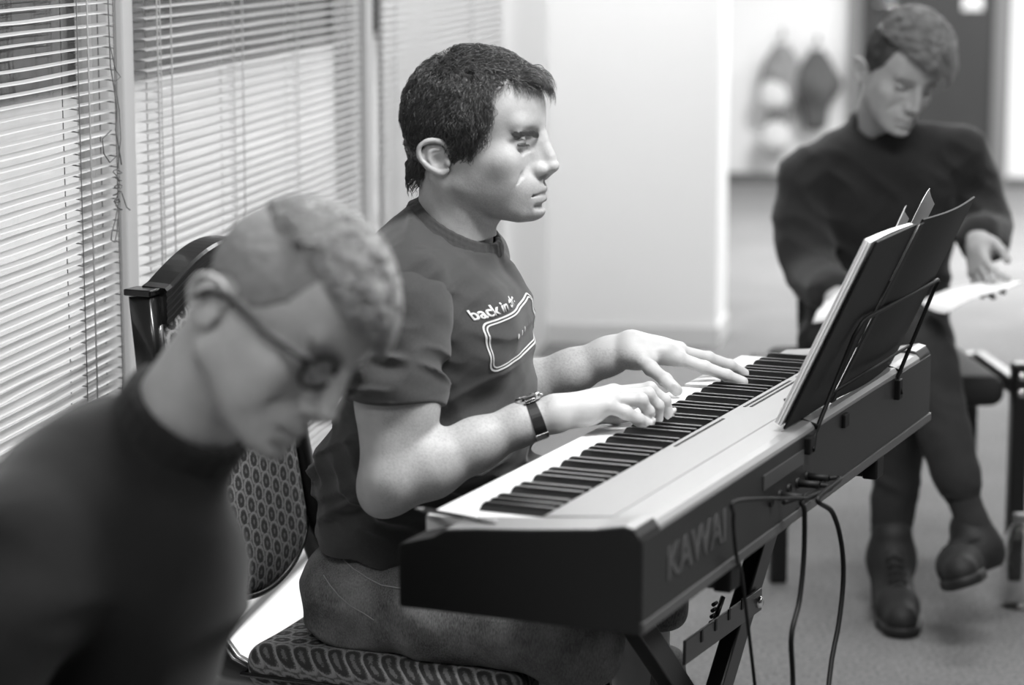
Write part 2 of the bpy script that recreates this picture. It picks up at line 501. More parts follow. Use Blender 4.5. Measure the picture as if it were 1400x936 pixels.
def ell_surf(c, r):
    c = np.asarray(c, float); r = np.asarray(r, float)
    def f(P):
        Q = P-c; k0 = np.sqrt(((Q/r)**2).sum(1)); g = Q/(r*r); gl = np.linalg.norm(g, axis=1)+1e-9
        k1 = gl; return g/gl[:, None], k0*(k0-1)/k1
    return f

def scalp_roots(c, r, n, g, zmin, poly=None):
    D = g.normal(size=(n*4, 3)); D /= np.linalg.norm(D, axis=1)[:, None]; P = np.asarray(c, float)+D*np.asarray(r, float)
    k = P[:, 2] > zmin(P)
    if poly is not None: k &= poly_sd(P[:, [0, 2]], poly) < -1
    return P[k][:n]

def hair_mass(M, t, s, poly, c, r, vox=.0016, k=6, lump=2.5, lf=1/8., ymin=0, extra=None, cut=None):
    """scalp-hugging mass inside a side-view outline"""
    Rt = np.asarray(M)
    F = Field(M, t, .001*s); F.ell(c, r, 0)
    if extra: extra(F)
    def disp(P):
        L = ((P-t) @ Rt)/(.001*s)
        return -(noise(L, [lf, lf, lf])-.5)*lump*.001*s-(noise(L+50, [lf*2.6]*3)-.5)*lump*.5*.001*s
    F.disp = disp
    base = F.ev
    def ev(P, pr=None):
        d = base(P, pr); L = ((P-t) @ Rt)/(.001*s)
        e = poly_sd(L[:, [0, 2]], poly)
        if cut is not None: e = np.maximum(e, cut(L))
        e = (e+(noise(L, [.25]*3)-.5)*5)*.001*s; kk = k*.001*s
        h = np.clip(.5-.5*(d-e)/kk, 0, 1); return d+(e-d)*h+kk*h*(1-h)
    F.ev = ev
    return F.mesh(vox)

# ----------------------------------------------------------------- hands
def finger(F, pts, r0, r1, k=.003, nail=None):
    n = len(pts); rs = [r0+(r1-r0)*i/(n-1) for i in range(n)]
    F.chain(pts, rs, k)
    for i in range(1, n-1): F.ell(pts[i], (rs[i]*1.08,)*3, .004)
def relaxed_hand(F, wrist, fwd, up, thumb, curl=25, spread=4., size=1.0, k=.006):
    """fwd along the hand, up = back of the hand, thumb = towards the thumb side"""
    f = np.asarray(fwd, float); f /= np.linalg.norm(f); u = np.asarray(up, float); u -= f*(u@f); u /= np.linalg.norm(u)
    th = np.asarray(thumb, float); th -= f*(th@f)+u*(th@u); th /= np.linalg.norm(th); w = np.asarray(wrist, float)
    P = lambda a, b, c: w+(f*a+th*b+u*c)*size
    F.cap(P(-.01, 0, 0), P(.03, 0, 0), .024*size, .024*size, .01)
    for i, (b, l, r) in enumerate([(.028, .074, .0092), (.009, .082, .0095), (-.010, .076, .0090), (-.027, .060, .0080)]):
        m0 = P(.088-abs(i-1)*.004, b, .004)
        F.cap(P(.015, b*.55, 0), m0, .013*size, .0115*size, .012)
        a = math.radians(curl*.55); q = m0; pts = [q]; sd = b*spread*.03/.028
        for seg, fr in enumerate((.46, .30, .24)):
            dirn = f*math.cos(a)-u*math.sin(a)+th*sd*2.2; dirn /= np.linalg.norm(dirn)
            q = q+dirn*l*fr*size; pts.append(q); a += math.radians(curl*(1.2 if seg == 0 else .8))
        finger(F, pts, r*size, r*.78*size)
    q0 = P(.012, .022, -.006); q1 = P(.042, .046, -.016); q2 = P(.070, .056, -.024); q3 = P(.093, .056, -.032)
    F.cap(q0, q1, .015*size, .012*size, .012); finger(F, [q1, q2, q3], .0108*size, .009*size)
    F.ell(P(.035, .02, -.012), (.022*size,)*3, .014)
    F.ell(P(.04, -.016, -.010), (.020*size,)*3, .014)
# ================================================================= PEOPLE
SKIN = mat('skin', .68, .52, bump=.14, bscale=480, var=.08, vscale=30, tone=True, spec=.4)
HAIRD = mat('dark_hair', .27, .34, var=.35, vscale=60, spec=.6)
HAIRL = mat('fair_hair', .60, .45, var=.3, vscale=50, spec=.5)
HAIRM = mat('brown_hair', .54, .6, var=.3, vscale=50, spec=.5)
TEE = mat('heather_jersey', .22, .92, bump=.35, bscale=1200, var=.10, vscale=260, sheen=.15)
KNIT = mat('dark_knit', .08, .95, bump=.3, bscale=700, var=.15, vscale=90, sheen=.12)
KNIT2 = mat('black_knit', .095, .95, bump=.3, bscale=700, var=.15, vscale=90, sheen=.12)
TROU = mat('dark_trouser_cloth', .125, .9, bump=.25, bscale=600, var=.1, vscale=60)
SOCK = mat('dark_sock', .14, .95, bump=.4, bscale=500)
BOOT = mat('dark_boot_leather', .06, .68, var=.2, vscale=60)
SOLE = mat('boot_sole', .07, .6)
WHITEINK = mat('pale_print', .82, .8)
BLACKP = mat('black_plastic', .045, .6, spec=.3)
LEATHERB = mat('black_leather', .10, .45)
STEEL = mat('polished_steel', .85, .18, metal=1.)
GLASSFR = mat('spectacle_frame', .06, .3)

def denim_build(nt, b):
    tc = nt.nodes.new('ShaderNodeTexCoord')
    n1 = nt.nodes.new('ShaderNodeTexNoise'); n1.inputs['Scale'].default_value = 14; n1.inputs['Detail'].default_value = 5
    mp = nt.nodes.new('ShaderNodeMapping'); mp.inputs['Scale'].default_value = (1, 1, .25); mp.inputs['Rotation'].default_value = (.3, .5, .2)
    n2 = nt.nodes.new('ShaderNodeTexNoise'); n2.inputs['Scale'].default_value = 700; n2.inputs['Detail'].default_value = 2
    nt.links.new(tc.outputs['Object'], n1.inputs['Vector']); nt.links.new(tc.outputs['Object'], mp.inputs[0]); nt.links.new(mp.outputs[0], n2.inputs['Vector'])
    ad = nt.nodes.new('ShaderNodeMath'); ad.operation = 'MULTIPLY_ADD'; ad.inputs[1].default_value = 1.6
    nt.links.new(n1.outputs['Fac'], ad.inputs[0]); nt.links.new(n2.outputs['Fac'], ad.inputs[2])
    mr = nt.nodes.new('ShaderNodeMapRange'); mr.inputs['From Min'].default_value = .95; mr.inputs['From Max'].default_value = 1.65
    cr = nt.nodes.new('ShaderNodeValToRGB'); e = cr.color_ramp.elements
    e[0].position = 0.; e[0].color = (.05, .05, .05, 1); e[1].position = 1.; e[1].color = (.25, .25, .25, 1)
    nt.links.new(ad.outputs[0], mr.inputs['Value']); nt.links.new(mr.outputs[0], cr.inputs[0]); nt.links.new(cr.outputs[0], b.inputs['Base Color'])
    bp = nt.nodes.new('ShaderNodeBump'); bp.inputs['Strength'].default_value = .3; bp.inputs['Distance'].default_value = .001
    nt.links.new(n2.outputs['Fac'], bp.inputs['Height']); nt.links.new(bp.outputs['Normal'], b.inputs['Normal'])
DENIM = node_mat('worn_denim', denim_build, .85)
THREAD = mat('pale_stitching', .62, .8)

def cloth_disp(Rt, t, spec):
    """spec: list of (amplitude m, scale vector) in the local frame"""
    def f(P):
        L = (P-t) @ Rt; d = 0.
        for a, s, sh in spec:
            n = noise(L@sh if sh is not None else L, s); d = d-a*(1-np.abs(2*n-1)*1.6)
        return d
    return f
def head_tone(M, t, s, beard=0., brow=1.):
    def f(V):
        L = ((V-t) @ M)/(.001*s); x, y, z = L[:, 0], np.abs(L[:, 1]), L[:, 2]
        tone = np.ones(len(V))
        lip = np.exp(-(((z+49.5)/8)**2)-((y/24)**4))*(x > 96)
        tone *= 1-.24*lip
        if beard:
            b = 1/(1+np.exp((z+28-.25*(100-x))/7))*1/(1+np.exp(-(z+104)/7))/(1+np.exp(-(x-5)/6))
            n = noise(L, [1.1]*3)
            tone *= 1-beard*b*(.6+.6*n)*(1-.8*lip)
        tone *= .95+.1*noise(L, [.5]*3)
        return np.where(np.linalg.norm(L-np.array([20, 0, 20]), axis=1) < 190, tone, 1.)
    return f
def brows(M, t, s, L=9, n=260, r=.28, zc=43, seed=5, side=1):
    g = np.random.default_rng(seed); R0 = []
    for sg in (side,):
        u = g.uniform(0, 1, n); y = 13+u*41; z = zc-2+5*np.sin(np.minimum(u*1.25, 1)*1.7)-5*np.maximum(u-.6, 0)/.4+g.normal(0, 2.0, n)*(1-.5*u)
        R0.append(np.stack([118-((y/52)**2)*20, sg*y, z], 1))
    R0 = np.concatenate(R0)
    surf = ell_surf((64, 0, 46), (55, 62, 62))
    nr, d = surf(R0); R0 = R0-nr*d[:, None]+nr*1.
    return strands(R0, lambda P: np.stack([-.3+0*P[:, 0], np.sign(P[:, 1])*1., .35+0*P[:, 0]], 1), np.full(len(R0), float(L)), 3, r, M, t, s, 2.0, .15, seed, surf)

def add_strand_mesh(name, parts, m, parent):
    V, Fq = join(parts); me = np_mesh(name, V, Fq, m, True); o = bpy.data.objects.new(name, me); COL.objects.link(o); adopt(o, parent); return o

# ----------------------------------------------------------------- the pianist
MP = np.stack([KV, KU, [0, 0, 1]], 1)
TP = KO+.687*KU-KD*KV; TP[2] = 0.
def PW(p): return MP@np.asarray(p, float)+TP

def build_pianist():
    root = thing('person', PW((-.36, 0, 0)), 0, 'person in a printed grey t-shirt and jeans playing the keyboard', 'person', 'people in the room')
    # head
    hy = rotm('z', 6.)                                   # face turned a little to his left, away from straight ahead
    MH = MP @ hy; TH = PW((-.229, 0, 1.111))
    H = head_field(MH, TH, 1.03, 1.0, neck=((-4, 0, -18), (-9, 0, -122), 55, 57))
    H.half((-10, 0, -132), (.35, 0, -1))
    head = H.mesh(.00145)
    # arms (pianist frame)
    A = Field(MP, TP)
    A.chain([(-.232, -.185, .905), (-.225, -.230, .80), (-.224, -.250, .69)], [.045, .051, .044], .02)
    A.ell((-.207, -.226, .785), (.041, .042, .075), .02)
    A.ell((-.240, -.235, .80), (.038, .043, .08), .02)
    A.ell((-.236, -.256, .662), (.034, .032, .034), .02)
    A.chain([(-.220, -.250, .682), (-.178, -.222, .700), (-.125, -.182, .728), (-.072, -.148, .754), (-.032, -.122, .768)], [.043, .043, .035, .0275, .0255], .018)
    A.ell((-.195, -.215, .715), (.05, .036, .034), .02)
    W = (-.030, -.122, .768)
    palm = [((.037, -.093, .779), .0125), ((.035, -.072, .784), .013), ((.028, -.048, .785), .0135), ((.019, -.024, .784), .014)]
    for q, r in palm: A.cap(W, q, .019, r, .014)
    A.ell((.000, -.098, .766), (.032, .022, .018), .012)
    A.ell((-.002, -.062, .768), (.032, .03, .018), .014)
    finger(A, [(.037, -.093, .779), (.058, -.078, .769), (.072, -.063, .757), (.083, -.049, .7475)], .0098, .0078)
    finger(A, [(.035, -.072, .784), (.072, -.053, .783), (.079, -.042, .765), (.076, -.037, .750)], .0098, .0076)
    finger(A, [(.028, -.048, .785), (.071, -.023, .786), (.082, -.012, .768), (.081, -.007, .7490)], .0102, .0078)
    finger(A, [(.019, -.024, .784), (.066, -.001, .790), (.084, .011, .772), (.089, .018, .7480)], .0100, .0078)
    A.cap((-.012, -.085, .762), (.000, -.045, .752), .016, .012, .012)
    finger(A, [(.000, -.045, .752), (.020, -.018, .748), (.038, .004, .7475)], .0105, .0088)
    for q, rz in (((.088, -.047, .7525), -20), ((.095, .020, .7560), -25), ((.0835, -.037, .758), -25)):
        A.ell(q, (.0035, .0052, .0058), .0012, rot=rotm('z', 35) @ rotm('y', 30))
    armR = A.mesh(.0016)
    B = Field(MP, TP)
    B.chain([(-.285, .165, .89), (-.292, .212, .80), (-.292, .238, .705)], [.042, .053, .046], .02)
    B.chain([(-.285, .238, .700), (-.225, .241, .727), (-.155, .250, .757), (-.100, .262, .783), (-.068, .268, .797)], [.044, .041, .033, .0275, .026], .018)
    W = (-.062, .268, .797)
    for q, r in (((.006, .289, .783), .0135), ((-.001, .311, .790), .0135), ((-.008, .331, .789), .013), ((-.018, .350, .783), .012)):
        B.cap(W, q, .0205, r, .014)
    B.ell((-.030, .285, .797), (.030, .028, .014), .012)
    finger(B, [(.006, .289, .783), (.044, .303, .769), (.077, .313, .757), (.101, .321, .7475)], .0105, .0080)
    finger(B, [(-.001, .311, .790), (.036, .343, .777), (.064, .368, .763), (.080, .390, .7480)], .0102, .0078)
    finger(B, [(-.008, .331, .787), (.018, .370, .771), (.034, .396, .759), (.046, .408, .7480)], .0100, .0076)
    finger(B, [(-.018, .348, .779), (-.006, .380, .764), (.008, .400, .755), (.018, .410, .7480)], .0090, .0070)
    B.cap((-.060, .252, .790), (-.035, .236, .786), .018, .0135, .014)
    B.ell((-.045, .252, .784), (.028, .018, .016), .012)
    finger(B, [(-.038, .238, .787), (-.016, .226, .776), (.012, .213, .7625), (.033, .206, .7490)], .0118, .0092)
    B.ell((.034, .2005, .7545), (.0075, .0028, .0055), .0010, rot=rotm('y', 35))
    armL = B.mesh(.0018)
    # the rest of the body under the clothes
    C = Field(MP, TP)
    C.ell((-.33, 0, .49), (.10, .15, .085), .0); C.ell((-.30, 0, .62), (.10, .145, .12), .06); C.ell((-.265, 0, .80), (.10, .14, .15), .05)
    C.cap((-.245, 0, .92), (-.238, 0, 1.0), .06, .054, .04)
    for g in (-1, 1):
        C.cap((-.26, g*.05, .93), (-.255, g*.13, .91), .045, .036, .03)
        C.chain([(-.34, g*.095, .466), (.0, g*.135, .455), (.01, g*.14, .12), (.0, g*.14, .07)], [.066, .05, .036, .034], .02)
    core = C.mesh(.006)
    V, Fq = join([head, armR, armL, core])
    V = relax(V, Fq, 1)
    ht = head_tone(MH, TH, 1.03, beard=.36)
    def tone(V):
        t = ht(V); L = (V-TP)@MP
        # short dark arm hair along the outer forearm
        n = noise(L@rotm('z', -35), [260, 900, 900]); far = (L[:, 2] < .80) & (L[:, 0] > -.22) & (L[:, 0] < -.03)
        return np.where(far, t*(1-.16*np.clip((n-.45)*4, 0, 1)), t)
    me = np_mesh('body', V, Fq, SKIN, True, tone(V)); o = bpy.data.objects.new('body', me); COL.objects.link(o); adopt(o, root)
    eye_parts(MH, TH, 1.03, root, look=(1, .05, -.45))

    # hair
    poly = [(-60, -44), (-42, -42), (-40, -12), (-39, 20), (-27, 35), (-4, 36), (10, 24), (15, 2), (24, -20), (33, -19), (38, 18), (54, 38), (68, 52), (67, 72), (62, 96), (84, 108), (112, 104), (135, 110), (150, 230), (-140, 230), (-140, -44)]
    c, r = (22, 0, 60), (103, 80, 91)
    hm = hair_mass(MH, TH, 1.03, poly, c, r, .0017, 5, 6, 1/10., extra=lambda F: (F.cap((-40, 0, 10), (-34, 0, -38), 42, 30, 26), None))
    surf0 = ell_surf(c, r)
    def surf(P):
        n, d = surf0(P); low = P[:, 2] < 20
        q = P-np.array([-37, 0, -15]); q2 = q.copy(); q2[:, 2] *= .25; l = np.linalg.norm(q2, axis=1)+1e-9
        dl = l-37; back = low & (P[:, 0] < -20)
        w = np.clip((20-P[:, 2])/30, 0, 1)*(P[:, 0] < -10)
        nn = n*(1-w)[:, None]+(q2/l[:, None])*w[:, None]; nn /= np.linalg.norm(nn, axis=1)[:, None]+1e-9
        return nn, d*(1-w)+np.minimum(d, dl)*w
    g = np.random.default_rng(21)
    Vl = ((hm[0]-TH)@MH)/1.03e-3
    idx = g.choice(len(Vl), 15000); roots = Vl[idx]+g.normal(0, .8, (15000, 3))
    nr, dd = surf(roots); keep = dd > -5; roots = roots[keep]
    def flow(P):
        x, y, z = P.T
        f = np.zeros_like(P)
        top = np.clip((z-105)/25, 0, 1)*np.clip((x+40)/40, 0, 1)
        side = 1-top
        f[:, 0] = top*1.0+side*np.where(x > 20, -.15, -.45); f[:, 1] = top*(.25*np.sign(y)*-.5)+side*np.sign(y)*.1
        f[:, 2] = top*-.1+side*-1.0
        return f
    st = strands(roots, flow, np.full(len(roots), 26.), 8, .42, MH, TH, 1.03, 7.5, 2.3, 9, surf)
    fr = np.stack([g.uniform(88, 112, 420), g.uniform(-46, 46, 420), g.uniform(112, 128, 420)], 1); nr, dd = surf0(fr); fr = fr-nr*dd[:, None]
    sf = strands(fr, lambda P: np.stack([1+0*P[:, 0], -.2*np.sign(P[:, 1]), .15-np.clip((P[:, 0]-110)/12, 0, 1.6)], 1), np.full(420, 46.), 9, .34, MH, TH, 1.03, 16, 1.2, 12, surf0)
    hv, hf = join([hm, st, sf]); me = np_mesh('hair', hv, hf, HAIRD, True); o = bpy.data.objects.new('hair', me); COL.objects.link(o); adopt(o, root)
    for sd_ in (-1, 1): add_strand_mesh('eyebrow', [brows(MH, TH, 1.03, 10, 700, .38, 35.5, side=sd_)], HAIRD, root)
    lashes(MH, TH, 1.03, root, HAIRD)

    # t-shirt
    T = Field(MP, TP)
    T.ell((-.328, 0, .53), (.118, .174, .12), 0)
    T.ell((-.310, 0, .64), (.120, .168, .13), .05)
    T.ell((-.262, 0, .69), (.128, .145, .12), .06)
    T.ell((-.262, 0, .815), (.124, .172, .15), .06, rot=rotm('z', 13))
    T.ell((-.270, -.004, .885), (.112, .178, .10), .05, rot=rotm('z', 13))
    for g_ in (-1, 1):
        T.cap((-.262, g_*.035, .980), (-.242 if g_ < 0 else -.278, g_*.155, .938), .058, .060 if g_ < 0 else .052, .03)
        T.ell((-.205 if g_ < 0 else -.232, g_*.075, .865), (.070, .075, .075), .04)
    T.ell((-.315, 0, .90), (.07, .12, .11), .05)
    T.cap((-.262, 0, .93), (-.244, 0, 1.00), .070, .070, .02)
    T.half((-.2375, 0, 1.004), (.495, 0, .869), .004)
    T.cap((-.245, 0, .985), (-.215, 0, 1.08), .0605, .066, .003, 's')
    T.half((-.40, 0, .550), (-.18, 0, -1), .004)
    T.ell((-.315, 0, .50), (.105, .160, .075), .004, 's')
    def folds(P):
        L = (P-TP)@MP; x, y, z = L.T
        lo = (np.clip((.80-z)/.14, 0, 1)*.75+.25)*np.clip((z-.555)/.06, .25, 1)
        a = noise(L@rotm('y', -28)@rotm('x', 10), [9, 6, 34]); b = noise(L@rotm('y', 35), [16, 10, 40]); c_ = noise(L@rotm('x', 30), [7, 30, 7])
        d = .019*lo*(1-np.abs(2*a-1)*1.8)+.011*lo*(1-np.abs(2*b-1)*1.8)+.005*(c_-.5)
        # pull line across the chest from the armpit
        return -d
    T.disp = folds
    tee = T.mesh(.003)
    sl = []
    for g_, pts in ((-1, [(-.240, -.140, .945), (-.235, -.185, .905), (-.226, -.228, .80), (-.225, -.242, .74)]), (1, [(-.280, .130, .940), (-.288, .165, .900), (-.294, .212, .80), (-.292, .228, .74)])):
        S = Field(MP, TP); S.chain(pts, [.054, .0625, .062, .064], .02)
        S.half((-.245, g_*.235, .790), (.04, g_*.18, -1), .003)
        S.cap(tuple(np.array(pts[2])), tuple(np.array(pts[3])+(np.array(pts[3])-np.array(pts[2]))*.8), .057, .058, .002, 's')
        hc = np.array([-.2445, g_*.2335, .797]); ax = np.array(pts[3])-np.array(pts[2]); ax /= np.linalg.norm(ax)
        def sd(P, g_=g_):
            L = (P-TP)@MP; a = noise(L@rotm('x', 25*g_), [14, 12, 40]); b = noise(L, [25, 25, 60])
            hem = np.exp(-((L[:, 2]-.803)/.0018)**2)*.0012
            return -.010*(1-np.abs(2*a-1)*1.8)*np.clip((.93-L[:, 2])/.06, .15, 1)-.003*(b-.5)+hem
        S.disp = sd
        sl.append(S.mesh(.003))
    t_obj = sdf_obj('t_shirt', [tee]+sl, TEE, root, it=1)
    # ribbed collar
    cb = Field(MP, TP); n_ = 28; e1 = np.array([.869, 0, -.495]); cen = np.array([-.2375, 0, 1.010]); nn = np.array([.495, 0, .869])
    ring = [cen+e1*(.0700*math.cos(2*math.pi*i/n_))+np.array([0, .0690*math.sin(2*math.pi*i/n_), 0]) for i in range(n_+1)]
    for off in (-.006, 0, .006): cb.chain([p+nn*off-(p-cen)*.06*(off/.006) for p in ring], [.0048]*(n_+1), .002)
    cb.disp = lambda P: .0004*np.sin(np.arctan2(((P-TP)@MP)[:, 1], ((P-TP)@MP)[:, 0]+.2375)*150)
    sdf_obj('collar', cb.mesh(.0022), TEE, t_obj, it=1)

    # pale print on the chest: rounded frame, dots, a line of lettering
    bpy.context.view_layer.update()
    me = t_obj.data; bvh = BVHTree.FromPolygons([t_obj.matrix_world @ v.co for v in me.vertices], [tuple(p.vertices) for p in me.polygons])
    back = Vector([float(a) for a in -KV])
    def chest(a, b, off=.0011):
        """a metres to his left from the print's right edge, b metres up"""
        p = PW((.10, -.118+a*.98-b*.30, .852+b*.90+a*.10))
        hit = bvh.ray_cast(Vector([float(q) for q in p]), back)
        if hit[0] is None: return None
        return hit[0]+hit[1]*off
    def print_mesh(name, polys, parent, m=WHITEINK, gridn=None):
        bm = bmesh.new()
        for poly in polys:
            pts = [chest(*q) for q in poly]
            if any(p is None for p in pts): continue
            try: bm.faces.new([bm.verts.new(p) for p in pts])
            except ValueError: pass
        bmesh.ops.recalc_face_normals(bm, faces=bm.faces[:])
        me = bpy.data.meshes.new(name); bm.to_mesh(me); bm.free(); me.materials.append(m)
        o = bpy.data.objects.new(name, me); COL.objects.link(o); adopt(o, parent)
        md = o.modifiers.new('s', 'SOLIDIFY'); md.thickness = .0003; md.offset = 0
        return o
    def band(path, w):
        out = []
        for i in range(len(path)-1):
            (x0, y0), (x1, y1) = path[i], path[i+1]; l = math.hypot(x1-x0, y1-y0); nx, ny = -(y1-y0)/l*w/2, (x1-x0)/l*w/2; n = max(1, int(l/.004))
            for j in range(n):
                a, b = j/n, (j+1)/n
                out.append([(x0+(x1-x0)*a+nx, y0+(y1-y0)*a+ny), (x0+(x1-x0)*b+nx, y0+(y1-y0)*b+ny), (x0+(x1-x0)*b-nx, y0+(y1-y0)*b-ny), (x0+(x1-x0)*a-nx, y0+(y1-y0)*a-ny)])
        return out
    def rrect(x0, y0, x1, y1, r):
        p = []
        for cx, cy, a0 in ((x1-r, y1-r, 0), (x0+r, y1-r, 90), (x0+r, y0+r, 180), (x1-r, y0+r, 270)):
            for k in range(5):
                a = math.radians(a0+k*22.5); p.append((cx+r*math.cos(a), cy+r*math.sin(a)))
        return p+[p[0]]
    print_mesh('printed_frame', band(rrect(0, -.040, .20, .040, .014), .0028)+band(rrect(.005, -.035, .195, .035, .011), .0022), t_obj)
    for k in range(3): print_mesh('printed_dot', [[(.075+k*.020+.0036*math.cos(a*.785), .001+.0045*math.sin(a*.785)) for a in range(8)]], t_obj)
    cu = bpy.data.curves.new('lettering', 'FONT'); cu.body = 'back in the'; cu.size = .023; cu.offset = .0006
    to = bpy.data.objects.new('lettering', cu); COL.objects.link(to); bpy.context.view_layer.update()
    tm = bpy.data.meshes.new_from_object(to.evaluated_get(bpy.context.evaluated_depsgraph_get()))
    bpy.data.objects.remove(to)
    bm = bmesh.new(); bm.from_mesh(tm)
    for v in bm.verts:
        q = chest(-.003+v.co.x*1.12, .047+v.co.y)
        if q is not None: v.co = q
    me2 = bpy.data.meshes.new('printed_lettering'); bm.to_mesh(me2); bm.free(); me2.materials.append(WHITEINK)
    lo = bpy.data.objects.new('printed_lettering', me2); COL.objects.link(lo); adopt(lo, t_obj)
    md = lo.modifiers.new('s', 'SOLIDIFY'); md.thickness = .0003; md.offset = 0

    # jeans
    J = Field(MP, TP)
    J.ell((-.335, 0, .478), (.112, .172, .095), 0)
    J.ell((-.360, -.075, .450), (.082, .092, .072), .04); J.ell((-.360, .075, .450), (.082, .092, .072), .04)
    for g_, kn, an in ((-1, (.005, -.140, .452), (.03, -.15, .10)), (1, (-.005, .155, .428), (.03, .16, .10))):
        J.chain([(-.345, g_*.095, .465), (-.20, g_*.118, .462), kn, (an[0], an[1], .13)], [.084, .078, .062, .052], .03)
        J.ell((kn[0]+.008, kn[1], kn[2]), (.062, .058, .062), .02)
    J.box((-.2, 0, .372), (.35, .4, .02), 0, .02, 's')
    J.half((0, 0, .555), (0, 0, 1), .003)
    J.half((0, 0, .10), (0, 0, -1), .003)
    def jf(P):
        L = (P-TP)@MP; a = noise(L@rotm('z', 35)@rotm('y', 20), [26, 7, 22]); b = noise(L, [40, 40, 40]); hip = np.clip((-.16-L[:, 0])/.12, .12, 1)
        kb = np.exp(-((L[:, 0]-.01)/.07)**2)*np.clip((.45-L[:, 2])/.1, 0, 1)
        return -.006*(hip+kb*.2)*(1-np.abs(2*a-1)*1.7)-.0015*(b-.5)
    J.disp = jf
    jeans = sdf_obj('jeans', J.mesh(.0035), DENIM, root, it=2)
    jb = BVHTree.FromPolygons([jeans.matrix_world @ v.co for v in jeans.data.vertices], [tuple(p.vertices) for p in jeans.data.polygons])
    def onj(px, py, off=.0012):
        r = ray(px, py); r = r/np.linalg.norm(r); h = jb.ray_cast(Vector((0, 0, EYE)), Vector([float(a) for a in r])); return None if h[0] is None else h[0]+h[1]*off
    seams = [[(443, 786), (452, 800), (464, 814), (480, 828), (498, 838), (516, 850)] , [(470, 765), (484, 778), (502, 790), (522, 800), (545, 804), (570, 806)]]
    for sm in seams:
        pts = []
        for (x0, y0), (x1, y1) in zip(sm, sm[1:]):
            for k in range(4):
                q = onj(x0+(x1-x0)*k/4, y0+(y1-y0)*k/4)
                if q is not None: pts.append(q)
        if len(pts) > 2: MB().tube(pts, .0009, 6).build('stitching', THREAD, jeans)
    # shoes out of frame below, built plainly but whole
    for g_ in (-1, 1):
        S = Field(MP, TP); y = g_*.15
        S.chain([(.02, y, .05), (.08, y, .045), (.17, y+g_*.01, .035)], [.042, .042, .036], .02); S.cap((.02, y, .06), (.025, y, .11), .042, .045, .02)
        S.half((0, 0, .012), (0, 0, -1), .004)
        sh = sdf_obj('shoe', S.mesh(.005), BOOT, root)
        S2 = Field(MP, TP); S2.chain([(.02, y, .02), (.17, y+g_*.01, .02)], [.048, .042], .01); S2.half((0, 0, .018), (0, 0, 1)); S2.half((0, 0, .001), (0, 0, -1))
        sdf_obj('sole', S2.mesh(.004), SOLE, sh)

    # wristwatch on the right wrist
    a = PW((-.085, -.157, .7475)); b = PW((-.040, -.128, .765)); d = (b-a)/np.linalg.norm(b-a); cw = PW((-.0545, -.1375, .7605))
    up = np.array([-KV[0]*.15, -KV[1]*.15, 1.])+KU*.10; up -= d*(up@d); up /= np.linalg.norm(up); sd = np.cross(d, up)
    w = thing('wristwatch', cw); w.parent = root; w.matrix_parent_inverse = root.matrix_world.inverted(); bpy.context.view_layer.update()
    w['label'] = 'round silver watch on a black strap'
    mb = MB(); N = 40; W2 = .0085
    rings = []
    for i in range(N):
        t_ = 2*math.pi*i/N; rad = lambda e: cw+sd*((.0295+e)*math.cos(t_))+up*((.0275+e)*math.sin(t_))
        wd = W2*(1-.12*math.sin(t_))
        rings.append([mb.bm.verts.new(Vector([float(q) for q in p])) for p in (rad(.0)-d*wd, rad(.0026)-d*wd*.9, rad(.0026)+d*wd*.9, rad(0)+d*wd, rad(-.002)+d*wd, rad(-.002)-d*wd)])
    for i in range(N):
        r0, r1 = rings[i], rings[(i+1) % N]
        for k in range(6):
            f = mb.bm.faces.new((r0[k], r0[(k+1) % 6], r1[(k+1) % 6], r1[k])); f.smooth = False
    mb.build('strap', LEATHERB, w)
    top = cw+up*.030; AX = axes(sd, d, up)
    MB().lathe([(0, -.003), (.0175, -.003), (.0185, 0), (.0185, .004), (.0165, .0062), (.0150, .0062), (.0148, .0045), (0, .0045)], top, 32, AX, False).build('case', STEEL, w)
    MB().lathe([(0, .0046), (.0146, .0046), (.0146, .0050), (0, .0050)], top, 32, AX, False).build('dial', mat('pale_dial', .78, .3), w)
    mb = MB(); mb.box(top+up*.0055+d*.004, (.0005, .004, .0003), AX); mb.box(top+up*.0058-sd*.003, (.003, .0005, .0003), AX); mb.build('hands', BLACKP, w)
    MB().lathe([(0, 0), (.0022, 0), (.0022, .003), (0, .003)], top+d*.0185+up*.001, 12, axes(sd, up, d), False).build('crown', STEEL, w)
    for g_ in (-1, 1):
        mb = MB()
        mb.box(top+sd*g_*.0165-up*.0015, (.004, .0075, .0022), AX, .0008); mb.build('lug', STEEL, w)
    # strap buckle on the near underside
    mb = MB(); t_ = -.9; q = cw+sd*(.0315*math.cos(t_))+up*(.0295*math.sin(t_)); tn = -sd*math.sin(t_)+up*math.cos(t_); nrm = sd*math.cos(t_)+up*math.sin(t_)
    mb.box(q, (.006, .0095, .0016), axes(tn, d, nrm), .0006); mb.build('buckle', STEEL, w)
    return root
